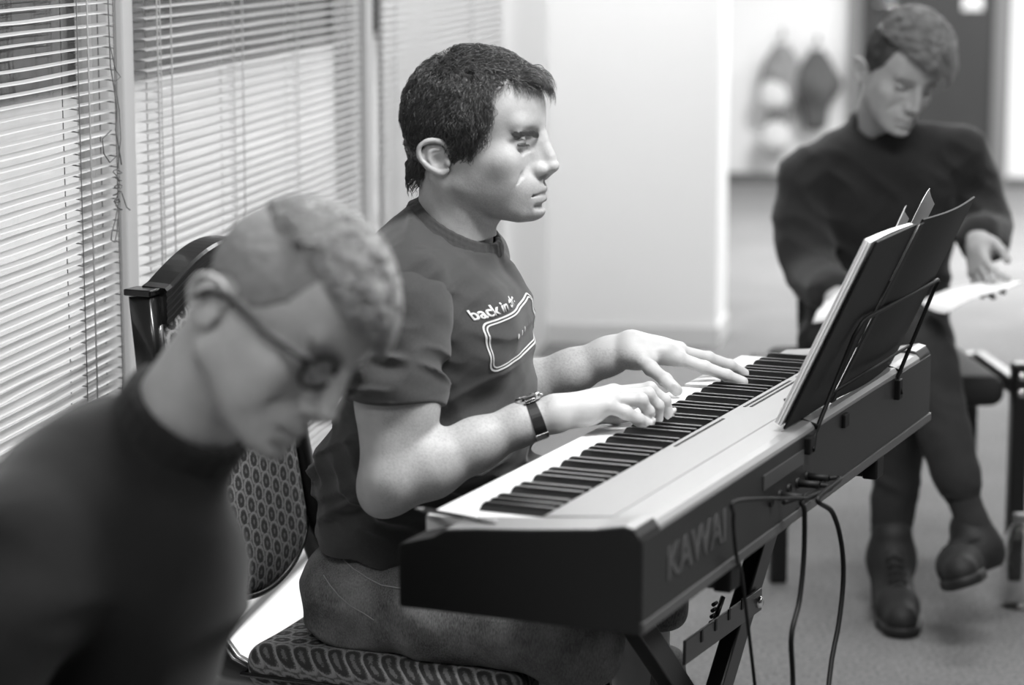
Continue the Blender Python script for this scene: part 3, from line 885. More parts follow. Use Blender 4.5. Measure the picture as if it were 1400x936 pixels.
# ================================================================= ROOM
def carpet_build(nt, b):
    tc = nt.nodes.new('ShaderNodeTexCoord')
    n1 = nt.nodes.new('ShaderNodeTexNoise'); n1.inputs['Scale'].default_value = 110; n1.inputs['Detail'].default_value = 3
    n2 = nt.nodes.new('ShaderNodeTexNoise'); n2.inputs['Scale'].default_value = 3; n2.inputs['Detail'].default_value = 3
    for n in (n1, n2): nt.links.new(tc.outputs['Object'], n.inputs['Vector'])
    ad = nt.nodes.new('ShaderNodeMath'); ad.operation = 'MULTIPLY_ADD'; ad.inputs[1].default_value = .25
    nt.links.new(n2.outputs['Fac'], ad.inputs[0]); nt.links.new(n1.outputs['Fac'], ad.inputs[2])
    cr = nt.nodes.new('ShaderNodeValToRGB'); e = cr.color_ramp.elements
    e[0].position = .42; e[0].color = (.10,)*3+(1,); e[1].position = .86; e[1].color = (.24,)*3+(1,)
    nt.links.new(ad.outputs[0], cr.inputs[0]); nt.links.new(cr.outputs[0], b.inputs['Base Color'])
    bp = nt.nodes.new('ShaderNodeBump'); bp.inputs['Strength'].default_value = .6; bp.inputs['Distance'].default_value = .004
    nt.links.new(n1.outputs['Fac'], bp.inputs['Height']); nt.links.new(bp.outputs['Normal'], b.inputs['Normal'])
    b.inputs['Specular IOR Level'].default_value = .1
CARPET = node_mat('speckled_carpet', carpet_build, .95)
WALLM = mat('white_wall_paint', .90, .8, bump=.05, bscale=120)
WALLD = mat('pale_wall_paint', .84, .8, bump=.05, bscale=120)
CEIL = mat('ceiling_paint', .75, .9)
WALLG = mat('grey_wall_paint', .45, .9)  # for the unseen walls, set darker to cut bounced light and add contrast
FRAMEM = mat('window_frame_paint', .72, .4)
SKIRT = mat('skirting_paint', .78, .5)
SKIRTD = mat('dark_skirting', .30, .5)
DOORM = mat('dark_door', .17, .45, var=.1, vscale=3)
DOORF = mat('grey_door_frame', .42, .5)
SLATM = mat('white_slat_enamel', .70, .4)
CORD = mat('white_cord', .75, .8)
CORDD = mat('grey_cord', .45, .8)
HEDGE = mat('dark_hedge', .07, 1., bump=1., bscale=5, var=.4, vscale=1.5)
PAVE = mat('pale_paving', .84, .9, var=.12, vscale=2.)
WN0 = -1.38                                   # window wall plane
def struct(o): o['kind'] = 'structure'; return o
def wbox(mb, n0, n1, s0, s1, z0, z1, bev=0.):
    mb.box(R((n0+n1)/2, (s0+s1)/2, (z0+z1)/2), (abs(n1-n0)/2, abs(s1-s0)/2, abs(z1-z0)/2), AW, bev); return mb
def s_at(px, n=WN0):
    a = (px-700)/FPX; Y = -n/(math.sin(WAZ)-math.cos(WAZ)*a); return Y*(math.sin(WAZ)*a+math.cos(WAZ))

struct(wbox(MB(), -1.7, 5.5, -2.5, 17, -.1, 0).build('floor', CARPET))
struct(wbox(MB(), -1.7, 5.5, -2.5, 17, 2.75, 2.85).build('ceiling', CEIL))
struct(wbox(MB(), 5.3, 5.5, -2.5, 17, 0, 2.75).build('wall_right', WALLG))
struct(wbox(MB(), -1.7, 5.5, -2.7, -2.5, 0, 2.75).build('wall_front', WALLG))
ZB, ZT = .30, 2.45
S = [1.9, s_at(155, WN0+.02), s_at(192, WN0+.02), s_at(491, WN0+.02), s_at(515, WN0+.02), s_at(692, WN0+.02)]
BS = lambda px: s_at(px, WN0+.030)
wl = MB()
wbox(wl, -1.42, WN0, -2.5, 16, -.05, ZB-.02); wbox(wl, -1.42, WN0, -2.5, 16, ZT, 2.75)
wbox(wl, -1.42, WN0, -2.5, S[0], ZB-.02, ZT); wbox(wl, -1.42, WN0, S[5]+.02, 8.41, ZB-.02, ZT); wbox(wl, -1.42, WN0, 8.41, 16, 0, ZT)
struct(wl.build('wall_left', WALLM))
struct(wbox(MB(), WN0-.01, -.79, 8.41, 8.75, 0, 2.75).build('trim_pillar', WALLM))
mb = MB(); wbox(mb, WN0, -.782, 8.402, 8.41, 0, .07); wbox(mb, -.79, -.782, 8.402, 8.75, 0, .07); struct(mb.build('baseboard_pillar', SKIRT))
FARS = 13.95
struct(wbox(MB(), -1.7, 5.5, FARS, FARS+.2, 0, 2.75).build('wall_back', WALLD))
for k, (a, b) in enumerate(((S[1], S[2]), (S[3], S[4]))):
    mb = MB(); wbox(mb, WN0-.02, WN0+.012, a+.012, b-.012, ZB, ZT, .004); wbox(mb, WN0+.012, WN0+.026, a+(b-a)*.30, b-(b-a)*.30, ZB, ZT, .003); struct(mb.build('trim_%d' % (k+1), FRAMEM))
def glass_mat():
    m = bpy.data.materials.new('window_glass'); m.use_nodes = True; nt = m.node_tree; nt.nodes.clear()
    o = nt.nodes.new('ShaderNodeOutputMaterial'); mx = nt.nodes.new('ShaderNodeMixShader'); t = nt.nodes.new('ShaderNodeBsdfTransparent'); g = nt.nodes.new('ShaderNodeBsdfGlossy')
    t.inputs[0].default_value = (.9, .9, .9, 1); g.inputs['Roughness'].default_value = .02; mx.inputs[0].default_value = .07
    nt.links.new(t.outputs[0], mx.inputs[1]); nt.links.new(g.outputs[0], mx.inputs[2]); nt.links.new(mx.outputs[0], o.inputs[0]); return m
GLASS = glass_mat()
for k, (a, b) in enumerate(((S[0], S[1]), (S[2], S[3]), (S[4], S[5]))):
    mb = MB()
    for z0, z1 in ((ZB, ZB+.05), (ZT-.05, ZT)): wbox(mb, WN0-.035, WN0-.012, a, b, z0, z1, .003)
    for s0 in (a, b-.02): wbox(mb, WN0-.035, WN0-.012, s0, s0+.02, ZB+.05, ZT-.05, .003)
    fr = struct(mb.build('window_%d' % (k+1), FRAMEM))
    p = wbox(MB(), WN0-.026, WN0-.023, a+.02, b-.02, ZB+.05, ZT-.05).build('pane', GLASS, fr)
struct(wbox(MB(), WN0-.05, WN0+.05, S[0], S[5], ZB-.03, ZB, .004).build('trim_windowsill', FRAMEM))
# low convector casing that runs along the window wall
cas = MB(); wbox(cas, WN0+.001, WN0+.24, 3.4, 7.6, 0, .085, .01)
cas = cas.build('heater_casing', mat('heater_enamel', .93, .35)); tag(cas, 'long low white heater casing on the floor under the windows', 'heater')
gr = MB(); wbox(gr, WN0+.008, WN0+.030, 3.45, 7.5, .0851, .0875); gr.build('grille', SKIRTD, cas)

# corridor: door, skirting, hanging coats
def fpx(px, Y): return (px-700)/FPX*Y
sk = MB(); wbox(sk, -1.38, 5.3, FARS-.015, FARS, 0, .05); struct(sk.build('baseboard_back', SKIRTD))
def back_pt(px, py, off=0.):
    r = ray(px, py); t = (FARS-off)/(r@WS); return np.array([0, 0, EYE])+r*t
def nn_(px): return float(back_pt(px, 100)@WN)
d0, d1 = nn_(1160), nn_(1380)
dr = MB(); wbox(dr, d0+.07, d1-.09, FARS-.04, FARS-.005, .01, 2.1, .004); door = struct(dr.build('door_1', DOORM))
fm = MB()
for a, b in ((d0, d0+.07), (d1-.09, d1)): wbox(fm, a, b, FARS-.06, FARS, 0, 2.17, .004)
wbox(fm, d0, d1, FARS-.06, FARS, 2.10, 2.17, .004); struct(fm.build('trim_door_frame', DOORF))
hd = MB(); hd.tube([R(d0+.15, FARS-.04, 1.0), R(d0+.15, FARS-.09, 1.0), R(d0+.27, FARS-.09, 1.0)], .01); hd.build('door_handle', STEEL, door)
sg = MB(); sgp = back_pt(1330, 4, .045); sg.box(sgp, (.055, .004, .04), axes(WN, WS, (0, 0, 1)), .002)
tag(sg.build('door_sign', mat('sign_white', .85, .5)), 'small pale sign fixed high on the dark door', 'sign')

def coat(px, top, bot, m, w, label, off=.0):
    """garment hanging from a wall hook"""
    rt = thing('coat', back_pt(px, bot, .07), 0, label, 'coat', 'coats hanging on the far wall')
    T0 = back_pt(px, top, .05); B0 = back_pt(px, bot, .09)
    M = np.stack([WN, WS, [0, 0, 1.]], 1); F = Field(M, T0)
    Ln = T0[2]-B0[2]
    F.ell((0, -.03, -.06), (.05, .04, .07), 0)
    F.cap((-.02, -.03, -.10), (-w*.55, -.04, -Ln*.40), .06, .07, .05); F.cap((.02, -.03, -.10), (w*.55, -.04, -Ln*.40), .06, .07, .05)
    F.chain([(0, -.05, -.15), (0, -.06, -Ln*.5), (off, -.06, -Ln*.92)], [.07, w*.62, w*.50], .06)
    F.half((0, .0, 0), (0, 1, 0))
    F.disp = lambda P: -.018*(1-np.abs(2*noise((P-T0)@M, [16, 8, 3])-1)*1.7)
    sdf_obj('fabric', F.mesh(.012), m, rt)
    h = MB(); h.tube([T0+np.array([0, 0, .06])+WS*.04, T0+np.array([0, 0, .05])-WS*.03, T0+np.array([0, 0, .09])-WS*.045], .008); h.build('hook', SKIRTD, rt)
COATD = mat('dark_coat_cloth', .30, .9); COATL = mat('light_coat_cloth', .72, .9); COATM = mat('grey_coat_cloth', .48, .9)
coat(1070, 62, 205, COATM, .085, 'grey coat hanging from the left hook on the far wall')
coat(1118, 70, 175, COATD, .11, 'dark coat hanging beside the grey one on the far wall')
def bag(px, py, r, m, label):
    c = back_pt(px, py, .16); rt = thing('bag', c, 0, label, 'bag', 'pale bags hung among the coats'); M = np.stack([WN, WS, [0, 0, 1.]], 1)
    F = Field(M, c); F.ell((0, 0, 0), (r, .05, r*1.05), 0); F.ell((0, 0, -r*.5), (r*.9, .055, r*.6), .04); F.disp = lambda P: -.01*(noise((P-c)@M, [12, 8, 9])-.5)
    sdf_obj('pouch', F.mesh(.012), m, rt)
    h = MB(); h.tube([c+WN*(-r*.6)+np.array([0, 0, r*.7]), c+WN*(-r*.2)+np.array([0, 0, r*2.6]), c+WN*(r*.2)+np.array([0, 0, r*2.6]), c+WN*(r*.6)+np.array([0, 0, r*.7])], .008); h.build('strap', COATM, rt)
bag(1058, 128, .085, COATL, 'upper pale round bag hanging in front of the grey coat')
bag(1060, 186, .085, COATL, 'lower pale round bag hanging below the coats')

# outside
o_ = tag(wbox(MB(), -7.6, -1.5, -20, 60, -.3, -.05).build('ground_outside', PAVE), kind='structure')
hb = MB(); wbox(hb, -9.5, -7.6, -20, 60, -.3, 3.2); h_ = hb.build('hedge', HEDGE); tag(h_, 'dark clipped hedge beyond the paving outside the windows', 'hedge')

# ----------------------------------------------------------------- blinds
def blind(s0, s1, tilt, label, ladders, pitch=.0174, ztop=2.42, zbot=ZB+.03, jit=.0, cords=()):
    rt = thing('venetian_blind', R(WN0+.035, (s0+s1)/2, zbot), 0, label, 'blind', 'white venetian blinds over the windows')
    n = int((ztop-zbot)/pitch); V = []; Fq = []; nc = WN0+.030; g = np.random.default_rng(int(s0*10)); ns = 25
    for i in range(n):
        z = zbot+i*pitch; ti = math.radians(tilt+g.normal(0, jit))
        sag = g.normal(0, jit*.0004)
        base = len(V)
        for j in range(ns):
            sp = s0+(s1-s0)*j/(ns-1)
            for q, cv in ((-.0125, 0), (-.006, .0016), (0, .0021), (.006, .0016), (.0125, 0)):
                a, b = q*math.cos(ti)-cv*math.sin(ti)*0, -q*math.sin(ti)+cv
                V.append(R(nc+a, sp, z+b+sag*math.sin(j*.9)))
        for j in range(ns-1):
            for k in range(4):
                a = base+j*5+k; Fq.append((a, a+1, a+6, a+5))
    me = np_mesh('slats', V, np.array(Fq), SLATM, True); o = bpy.data.objects.new('slats', me); COL.objects.link(o); adopt(o, rt)
    md = o.modifiers.new('t', 'SOLIDIFY'); md.thickness = .0004
    rb = wbox(MB(), nc-.013, nc+.013, s0, s1, zbot-.028, zbot-.014, .003); rb.build('bottom_rail', SLATM, rt)
    hr = wbox(MB(), nc-.018, nc+.018, s0, s1, ztop+.01, ztop+.04, .003); hr.build('head_rail', SLATM, rt)
    for sp in ladders:
        m = MB()
        for q in (-.0135, .0135): m.tube([R(nc+q, sp, ztop+.01), R(nc+q, sp, zbot-.014)], .0009, 5)
        for i in range(n):
            z = zbot+i*pitch-.001
            for ds in (-.004, .004): m.tube([R(nc-.0135, sp+ds, z), R(nc+.0135, sp+ds*.6, z-.004)], .0006, 4)
        m.build('ladder_cord', CORDD if sp < BS(170) else CORD, rt)
    for sp, zb in cords:
        MB().tube([R(nc+.020, sp, ztop), R(nc+.019, sp+.003, (ztop+zb)/2), R(nc+.019, sp, zb)], .0013, 6).build('lift_cord', CORD, rt)
    return rt
b1 = blind(S[0]+.02, BS(151), 2, 'venetian blind at the left edge, nearest, with a knotted cord at its side', [BS(98), BS(148), BS(98)-1.1], jit=2.2, cords=[(BS(107), .5)])
b2 = blind(BS(194), BS(489), 2.5, 'middle venetian blind behind the two seated people, between the two frame posts', [BS(212), BS(312), BS(400)], jit=.8, cords=[(BS(203), .5), (BS(222), .5), (BS(320), .5)])
b3 = blind(BS(518), BS(688), 62, 'farthest venetian blind, its slats closed, behind the head of the keyboard player', [BS(535), BS(640)], jit=.5)
# the tangled pull cords at the side of the nearest blind
g = np.random.default_rng(4); nc = WN0+.056
def wpt(px, py, dn=0.):
    n = WN0+.062+dn; r = ray(px, py); t = n/(r@WN); return np.array([0, 0, EYE])+r*t
m = MB(); pts = [wpt(147, -20), wpt(149, 40), wpt(151, 90), wpt(156, 120), wpt(160, 150), wpt(158, 178), wpt(163, 205), wpt(166, 225)]
m.tube(pts, .0010, 6); m.tube([wpt(150, 60), wpt(158, 96), wpt(165, 105), wpt(157, 112), wpt(163, 150), wpt(165, 190), wpt(161, 230)], .0008, 6)
m.tube([wpt(152, 178), wpt(140, 190), wpt(142, 210), wpt(150, 222), wpt(158, 215)], .0010, 6)
k = []
for i in range(70):
    a = i*.55; k.append(wpt(161+6.5*math.sin(a*1.1)*(.6+.4*math.sin(i)), 232+i*.78+5*math.cos(a*.9), .006*math.cos(a)))
m.tube(k, .0009, 6)
m.tube([wpt(160, 288), wpt(158, 300), wpt(153, 318), wpt(152, 328), wpt(157, 331), wpt(160, 318), wpt(161, 300), wpt(163, 288)], .0010, 6)
m.tube([wpt(166, 262), wpt(173, 283), wpt(178, 287)], .0010, 5)
m.build('knotted_cord', mat('dirty_cord', .40, .9), b1)
# ================================================================= DIGITAL PIANO
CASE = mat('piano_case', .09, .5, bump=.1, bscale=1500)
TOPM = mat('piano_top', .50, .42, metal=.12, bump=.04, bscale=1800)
IVORY = mat('white_key_plastic', .93, .18)
EBONY = mat('black_key_plastic', .07, .28)
LEDGE = mat('case_ledge', .27, .4)
SLOT = mat('slot_black', .03, .6)
kb = thing('digital_piano', K(.68, .154, .638), 0, 'long black stage piano with eighty-eight keys on a folding stand', 'piano')
def kfn(v, z, u): return K(u, v, z)
L_ = 1.36; K0 = .0685; KW = 1.222/52
cheek = [(0, .640), (0, .712), (.003, .7165), (.022, .722), (.046, .729), (.060, .738), (.10, .743), (.167, .7485), (.25, .757), (.288, .7645), (.300, .762), (.3065, .753), (.308, .745), (.308, .640), (.305, .638), (.003, .638)]
for a, b in ((0, K0-.0015), (K0+1.222+.0015, L_)): MB().prism(cheek, a, b, kfn, .0015).build('end_panel', CASE, kb)
bed = [(0, .638), (0, .714), (.003, .7165), (.006, .714), (.006, .700), (.160, .700), (.160, .66), (.30, .66), (.30, .638)]
MB().prism(bed, K0-.0015, K0+1.2235, kfn).build('key_bed', CASE, kb)
rear = [(.158, .70), (.158, .7485), (.162, .7505), (.2485, .7585), (.2495, .7572), (.2515, .7572), (.2525, .7588), (.290, .7600), (.301, .7585), (.3065, .753), (.308, .745), (.308, .655), (.158, .655)]
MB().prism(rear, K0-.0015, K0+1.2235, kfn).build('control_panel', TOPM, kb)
# end caps of the top surface carry the same satin finish
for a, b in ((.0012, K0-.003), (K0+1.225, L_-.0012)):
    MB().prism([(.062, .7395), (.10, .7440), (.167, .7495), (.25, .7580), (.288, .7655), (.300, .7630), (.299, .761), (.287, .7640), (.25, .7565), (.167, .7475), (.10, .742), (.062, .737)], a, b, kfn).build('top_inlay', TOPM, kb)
MB().prism([(.3075, .652), (.3085, .749), (.3095, .749), (.3095, .652)], .004, L_-.004, kfn).build('rear_panel', CASE, kb)
MB().prism([(.300, .638), (.300, .652), (.3125, .652), (.3125, .641), (.311, .638)], .002, L_-.002, kfn, .0006).build('rear_ledge', LEDGE, kb)
wpoly = [(.004, .716), (.004, .7345), (.0055, .737), (.157, .737), (.157, .716)]
pressed = {int((q-K0)/KW) for q in (.640, .705, .894, 1.008)}
mesh_cache = None
for i in range(52):
    dz = -.004 if i in (int((.705-K0)/KW), int((1.008-K0)/KW)) else 0
    m = MB(); m.prism([(v, z+dz) for v, z in wpoly], K0+i*KW+.0005, K0+(i+1)*KW-.0005, kfn, .0006); m.build('white_key', IVORY, kb)
names = 'CBAGFED'
for i in range(51):
    if names[i % 7]+names[(i+1) % 7] in ('CB', 'FE'): continue
    uc = K0+(i+1)*KW
    m = MB()
    t = bmesh.new(); pr = [(.0545, .736), (.0600, .7475), (.064, .7490), (.156, .7490), (.156, .736)]
    A = [t.verts.new(Vector([float(q) for q in K(uc-.0055+(.0008 if z > .74 else 0), v, z)])) for v, z in pr]
    B = [t.verts.new(Vector([float(q) for q in K(uc+.0055-(.0008 if z > .74 else 0), v, z)])) for v, z in pr]
    t.faces.new(A[::-1]); t.faces.new(B)
    for j in range(5): t.faces.new((A[j], A[(j+1) % 5], B[(j+1) % 5], B[j]))
    bmesh.ops.recalc_face_normals(t, faces=t.faces[:]); bmesh.ops.bevel(t, geom=t.edges[:], offset=.0012, segments=2, affect='EDGES'); m._merge(t)
    m.build('black_key', EBONY, kb)
def kpanel_z(v): return .7505+(v-.162)*(.008/.0865)
for r_, (v, u0, u1, n) in enumerate(((.172, .80, 1.02, 26), (.182, .80, 1.02, 26), (.172, 1.06, 1.26, 24), (.182, 1.06, 1.26, 24), (.172, .50, .70, 24))):
    m = MB()
    for i in range(n):
        u = u0+(u1-u0)*i/(n-1); m.box(K(u, v, kpanel_z(v)+.0003), (.0022, .0022, .0006), AK)
    m.build('vent_slots', SLOT, kb)
m = MB()
for i in range(7): m.box(K(.92+i*.018, .215, kpanel_z(.215)+.001), (.004, .006, .0012), AK, .0006)
m.build('panel_buttons', mat('button_grey', .35, .5), kb)
m = MB(); m.box(K(1.04, .200, kpanel_z(.20)+.0008), (.006, .028, .001), AK); m.build('display_window', SLOT, kb)
# maker's lettering on the rear
cu = bpy.data.curves.new('lettering', 'FONT'); cu.body = 'KAWAI'; cu.size = .056; cu.offset = .0016; cu.extrude = .0006
to = bpy.data.objects.new('lettering', cu); COL.objects.link(to); bpy.context.view_layer.update()
tm = bpy.data.meshes.new_from_object(to.evaluated_get(bpy.context.evaluated_depsgraph_get())); bpy.data.objects.remove(to)
xs = [v.co.x for v in tm.vertices]; x0, x1 = min(xs), max(xs)
for v in tm.vertices:
    q = K(.088+(v.co.x-x0)/(x1-x0)*.215, .3100+v.co.z*.6, .6825+v.co.y*1.02); v.co = Vector([float(a) for a in q])
tm.materials.append(mat('badge_grey', .24, .4)); bo = bpy.data.objects.new('badge_lettering', tm); COL.objects.link(bo); adopt(bo, kb)
# sockets and small plate on the rear
m = MB()
for u in (.49, .53, .57, .61, .655): m.lathe([(0, .001), (.004, .001), (.0065, .003), (.0075, .003), (.0075, -.002)], K(u, .3100, .690), 14, axes(KU, (0, 0, 1), KV))
m.build('rear_socket', BLACKP, kb)
m = MB(); m.box(K(.545, .3105, .722), (.001, .09, .010), AK); m.build('socket_plate', mat('socket_plate', .22, .5), kb)
m = MB(); m.box(K(.84, .3110, .735), (.004, .012, .010), AK, .002); m.build('rest_bracket', BLACKP, kb)
m = MB(); m.box(K(.655, .312, .735), (.006, .012, .012), AK, .002); m.build('rest_bracket', BLACKP, kb)
m = MB(); m.box(K(1.135, .312, .730), (.006, .010, .016), AK, .002); m.build('rest_bracket', BLACKP, kb)

# wire music rest fixed to the piano
T25 = math.radians(25)
HV = KV*math.sin(T25)+np.array([0, 0, math.cos(T25)]); NV = KV*math.cos(T25)-np.array([0, 0, math.sin(T25)])
def BK(u, h, off=0.): return K(u, .285, .765)+HV*h+NV*off
m = MB(); o1 = .012
m.tube([K(.655, .318, .728), BK(.70, -.01, .03), BK(.735, .13, o1), BK(.745, .150, o1), BK(.76, .154, o1), BK(1.175, .154, o1), BK(1.187, .150, o1), BK(1.185, .135, o1), BK(1.14, -.005, .03), K(1.135, .318, .722)], .0032, 10)
m.tube([BK(.712, .045, .022), BK(1.158, .045, .022)], .0024, 8)
m.tube([BK(.70, -.005, -.004), BK(1.16, -.005, -.004)], .004, 8)
for u in (.70, 1.16): m.tube([BK(u, -.005, -.004), BK(u, .012, -.03)], .003, 8); m.tube([BK(u, -.005, -.004), BK(u, .0, .03)], .003, 8)
m.build('music_rest', BLACKP, kb)

# ring binder standing on the rest
COVER = mat('binder_cover', .05, .6, spec=.25); PAPER = mat('white_paper', .90, .7)
bd = thing('ring_binder', BK(.84, 0), 0, 'open black ring binder of sheet music leaning on the wire rest', 'binder')
def sheet(mb, u0, u1, h0, h1, o0, th, wav=0., seed=0, n=14, oe=None):
    """thin bent board in the binder plane; o0 offset towards the back"""
    oe = o0 if oe is None else oe
    r = np.random.default_rng(seed); A = []; ph = r.uniform(0, 6)
    for i in range(n+1):
        f = i/n; off = o0+(oe-o0)*f+wav*math.sin(f*3.14+ph*0); u = u0+(u1-u0)*f
        A.append([mb.bm.verts.new(Vector([float(q) for q in BK(u, h, off+d)])) for h, d in ((h0, -th/2), (h1, -th/2), (h1, th/2), (h0, th/2))])
    for a, b in zip(A, A[1:]):
        for k in range(4): mb.bm.faces.new((a[k], a[(k+1) % 4], b[(k+1) % 4], b[k]))
    mb.bm.faces.new(A[0]); mb.bm.faces.new(A[-1][::-1])
m = MB(); sheet(m, .613, .828, 0, .292, .004, .0032); m.build('cover', COVER, bd)
m = MB(); sheet(m, .852, 1.172, 0, .297, .005, .0032, wav=.006); m.build('cover', COVER, bd)
m = MB(); sheet(m, .829, .851, 0, .293, .008, .003, n=2); m.build('spine', COVER, bd)
m = MB(); m.tube([BK(.852, .0, .0078), BK(.852, .293, .0078)], .0012, 6); m.tube([BK(.829, .0, .0078), BK(.829, .293, .0078)], .0012, 6); m.build('hinge', mat('hinge_grey', .30, .4), bd)
for k in range(6): m = MB(); sheet(m, .604+.0012*k+.002*math.sin(k*2.3), .826, .003, .290-.002*abs(math.sin(k*1.7)), -.001-.0019*k, .0012, wav=-.002, seed=k, oe=-.0005-.0010*k); m.build('page', PAPER, bd)
for h in (.07, .15, .23): m = MB(); m.tube([BK(.840+.016*math.cos(a), h, -.006-.013*math.sin(a)) for a in [i*math.pi/8 for i in range(9)]], .0016, 6); m.build('ring', STEEL, bd)
for k, (u0, u1, h0, h1, lean, lb) in enumerate(((.80, .868, .18, .315, .0, 'narrow loose white sheet sticking up out of the binder, nearer one'), (.875, .985, .17, .325, .02, 'wider loose white sheet sticking up out of the binder, farther one'))):
    m = MB(); r = []
    for i in range(9):
        f = i/8; u = u0+(u1-u0)*f
        top = h1+(-.03*f if k == 0 else -.025*abs(f-.35)*2)
        r.append([m.bm.verts.new(Vector([float(q) for q in BK(u+lean*j/4, h0+(top-h0)*j/4, -.012-.006*math.sin(f*3)-.004*j/4)])) for j in range(5)])
    for a, b in zip(r, r[1:]):
        for j in range(4): m.bm.faces.new((a[j], a[j+1], b[j+1], b[j]))
    o = m.build('loose_sheet', PAPER); md = o.modifiers.new('s', 'SOLIDIFY'); md.thickness = .0006; tag(o, lb, 'sheet of paper', 'loose sheets in the binder')

# pencil on the near end
m = MB(); p0, p1 = atz(567, 694.5, .7425), atz(679, 714, .7475); dd = (p1-p0)
pn = thing('pen', p0, 0, 'slim dark pen lying across the near end of the keys', 'pen')
MB().tube([p0+dd*.12, p0+dd*.80], .0030, 10).build('barrel', mat('pen_barrel', .25, .3), pn)
MB().tube([p0+dd*.80, p0+dd*.985, p1], [.0036, .0036, .0022], 10).build('cap', mat('pen_cap', .62, .3), pn)
MB().tube([p0, p0+dd*.03, p0+dd*.12], [.0006, .0012, .0030], 10).build('tip', mat('pen_tip', .55, .3), pn)

# ================================================================= STAND
STEELB = mat('black_stand_enamel', .04, .38)
GREYB = mat('grey_brace', .27, .4)
st = thing('keyboard_stand', K(.68, .15, 0), 0, 'black folding x-frame stand carrying the piano', 'stand')
def bar(a, b, w, h, m, name, up, parent=st, bev=.003):
    a = np.asarray(a, float); b = np.asarray(b, float); d = b-a; l = np.linalg.norm(d); d /= l; u = np.asarray(up, float); u -= d*(u@d); u /= np.linalg.norm(u); s = np.cross(d, u)
    mb = MB(); mb.box((a+b)/2, (l/2, w/2, h/2), axes(d, s, u), bev); return mb.build(name, m, parent)
ua = lambda z: 1.03-(.62-z)*1.145
ub = lambda z: .33+(.62-z)*1.24
bar(K(ua(.612), .165, .612), K(ua(.03), .165, .03), .046, .026, STEELB, 'leg', KV)
bar(K(ub(.612), .128, .612), K(ub(.03), .128, .03), .040, .026, STEELB, 'leg', KV)
for u, z in ((1.045, .6235), (.34, .6235)):
    bar(K(u, -.01, z), K(u, .292, z), .034, .028, STEELB, 'support_arm', (0, 0, 1))
    for v in (-.018, .300): m = MB(); m.box(K(u, v, z), (.012, .020, .0165), AK, .003); m.build('rubber_cap', BLACKP, st)
for u in (ua(.02), ub(.02)): bar(K(u, -.03, .016), K(u, .33, .016), .036, .030, STEELB, 'foot_bar', (0, 0, 1))
bar(K(ua(.450)+.02, .183, .450), K(ub(.460)-.015, .183, .460), .034, .005, GREYB, 'locking_plate', KV, bev=.001)
m = MB()
for i in range(4): u = ub(.46)+.05+i*.06; m.box(K(u, .1862, .467), (.001, .004, .008), AK)
m.build('locking_notch', SLOT, st)
m = MB(); m.lathe([(0, -.008), (.009, -.008), (.009, .004), (.006, .007), (0, .007)], K(ua(.450), .186, .450), 12, axes(KU, (0, 0, 1), KV)); m.build('pivot_bolt', STEEL, st)
m = MB(); c0 = K(ua(.46)-.10, .150, .468)
for i in range(4): m.tube([c0+np.array([0, 0, -.008*i])-KU*.004*i, c0+np.array([0, 0, -.008*i])-KU*.004*i-KU*.014], .003, 8)
m.tube([c0+KU*.03+np.array([0, 0, .0]), c0-np.array([0, 0, .026])-KU*.006], .004, 8)
m.build('release_knob', STEELB, st)

# ================================================================= CABLES
def cable(name, pts, r, label, plug):
    rt = thing(name, pts[0], 0, label, 'cable', 'cables plugged into the back of the piano')
    P = [Vector([float(a) for a in p]) for p in pts]; out = []
    for i in range(len(P)-1):
        p0, p1, p2, p3 = P[max(i-1, 0)], P[i], P[i+1], P[min(i+2, len(P)-1)]
        for k in range(8):
            t = k/8; out.append(.5*((2*p1)+(-p0+p2)*t+(2*p0-5*p1+4*p2-p3)*t*t+(-p0+3*p1-3*p2+p3)*t**3))
    out.append(P[-1]); MB().tube(out, r, 8).build('lead', BLACKP, rt)
    m = MB(); m.tube([plug-KV*.004, plug+KV*.03], [.0058, .005], 12); m.build('plug', BLACKP, rt)
    return rt
def vp(px, py, v):
    r = ray(px, py); d = (KO+(v-KD)*KV-np.array([0, 0, EYE]))@KV; return np.array([0, 0, EYE])+r*(d/(r@KV))
p = K(.61, .312, .690)
cable('power_cable', [p+KV*.03, p+KV*.045-np.array([0, 0, .003]), vp(1098, 684, .35), vp(1100, 700, .352), vp(1099, 760, .35), vp(1093, 820, .35), vp(1082, 870, .35), vp(1084, 936, .35), vp(1078, 1010, .36), vp(1090, 1090, .40), atz(1140, 1150, .004), atz(1220, 1180, .004)], .0036, 'straight black cable hanging nearest the middle of the piano back', p)
p = K(.655, .312, .690)
cable('audio_cable', [p+KV*.03, p+KV*.045, vp(1118, 682, .36), vp(1138, 700, .365), vp(1150, 740, .37), vp(1153, 790, .37), vp(1147, 850, .37), vp(1136, 910, .37), vp(1132, 980, .38), vp(1150, 1060, .41), atz(1200, 1120, .004), atz(1290, 1150, .004)], .0036, 'looping black cable that arches out before it hangs, right of the straight one', p)
p = K(.53, .312, .690)
cable('pedal_cable', [p+KV*.03, p+KV*.04, vp(1010, 684, .335), vp(1003, 704, .33), vp(1004, 735, .325), vp(1008, 765, .325), vp(1016, 800, .30), K(.60, .27, .30), K(.60, .30, .02), K(.60, .34, .004)], .0024, 'thin black cable curving down close against the piano back beside the maker lettering', p)
MB_ = MB(); p = K(.535, .318, .690)
MB_.tube([K(.50, .325, .688), K(.56, .333, .684), K(.62, .338, .682), K(.66, .334, .684)], .0036, 8)
tag(MB_.build('cable_bundle', BLACKP), 'short bundle of black leads lying against the sockets', 'cable')

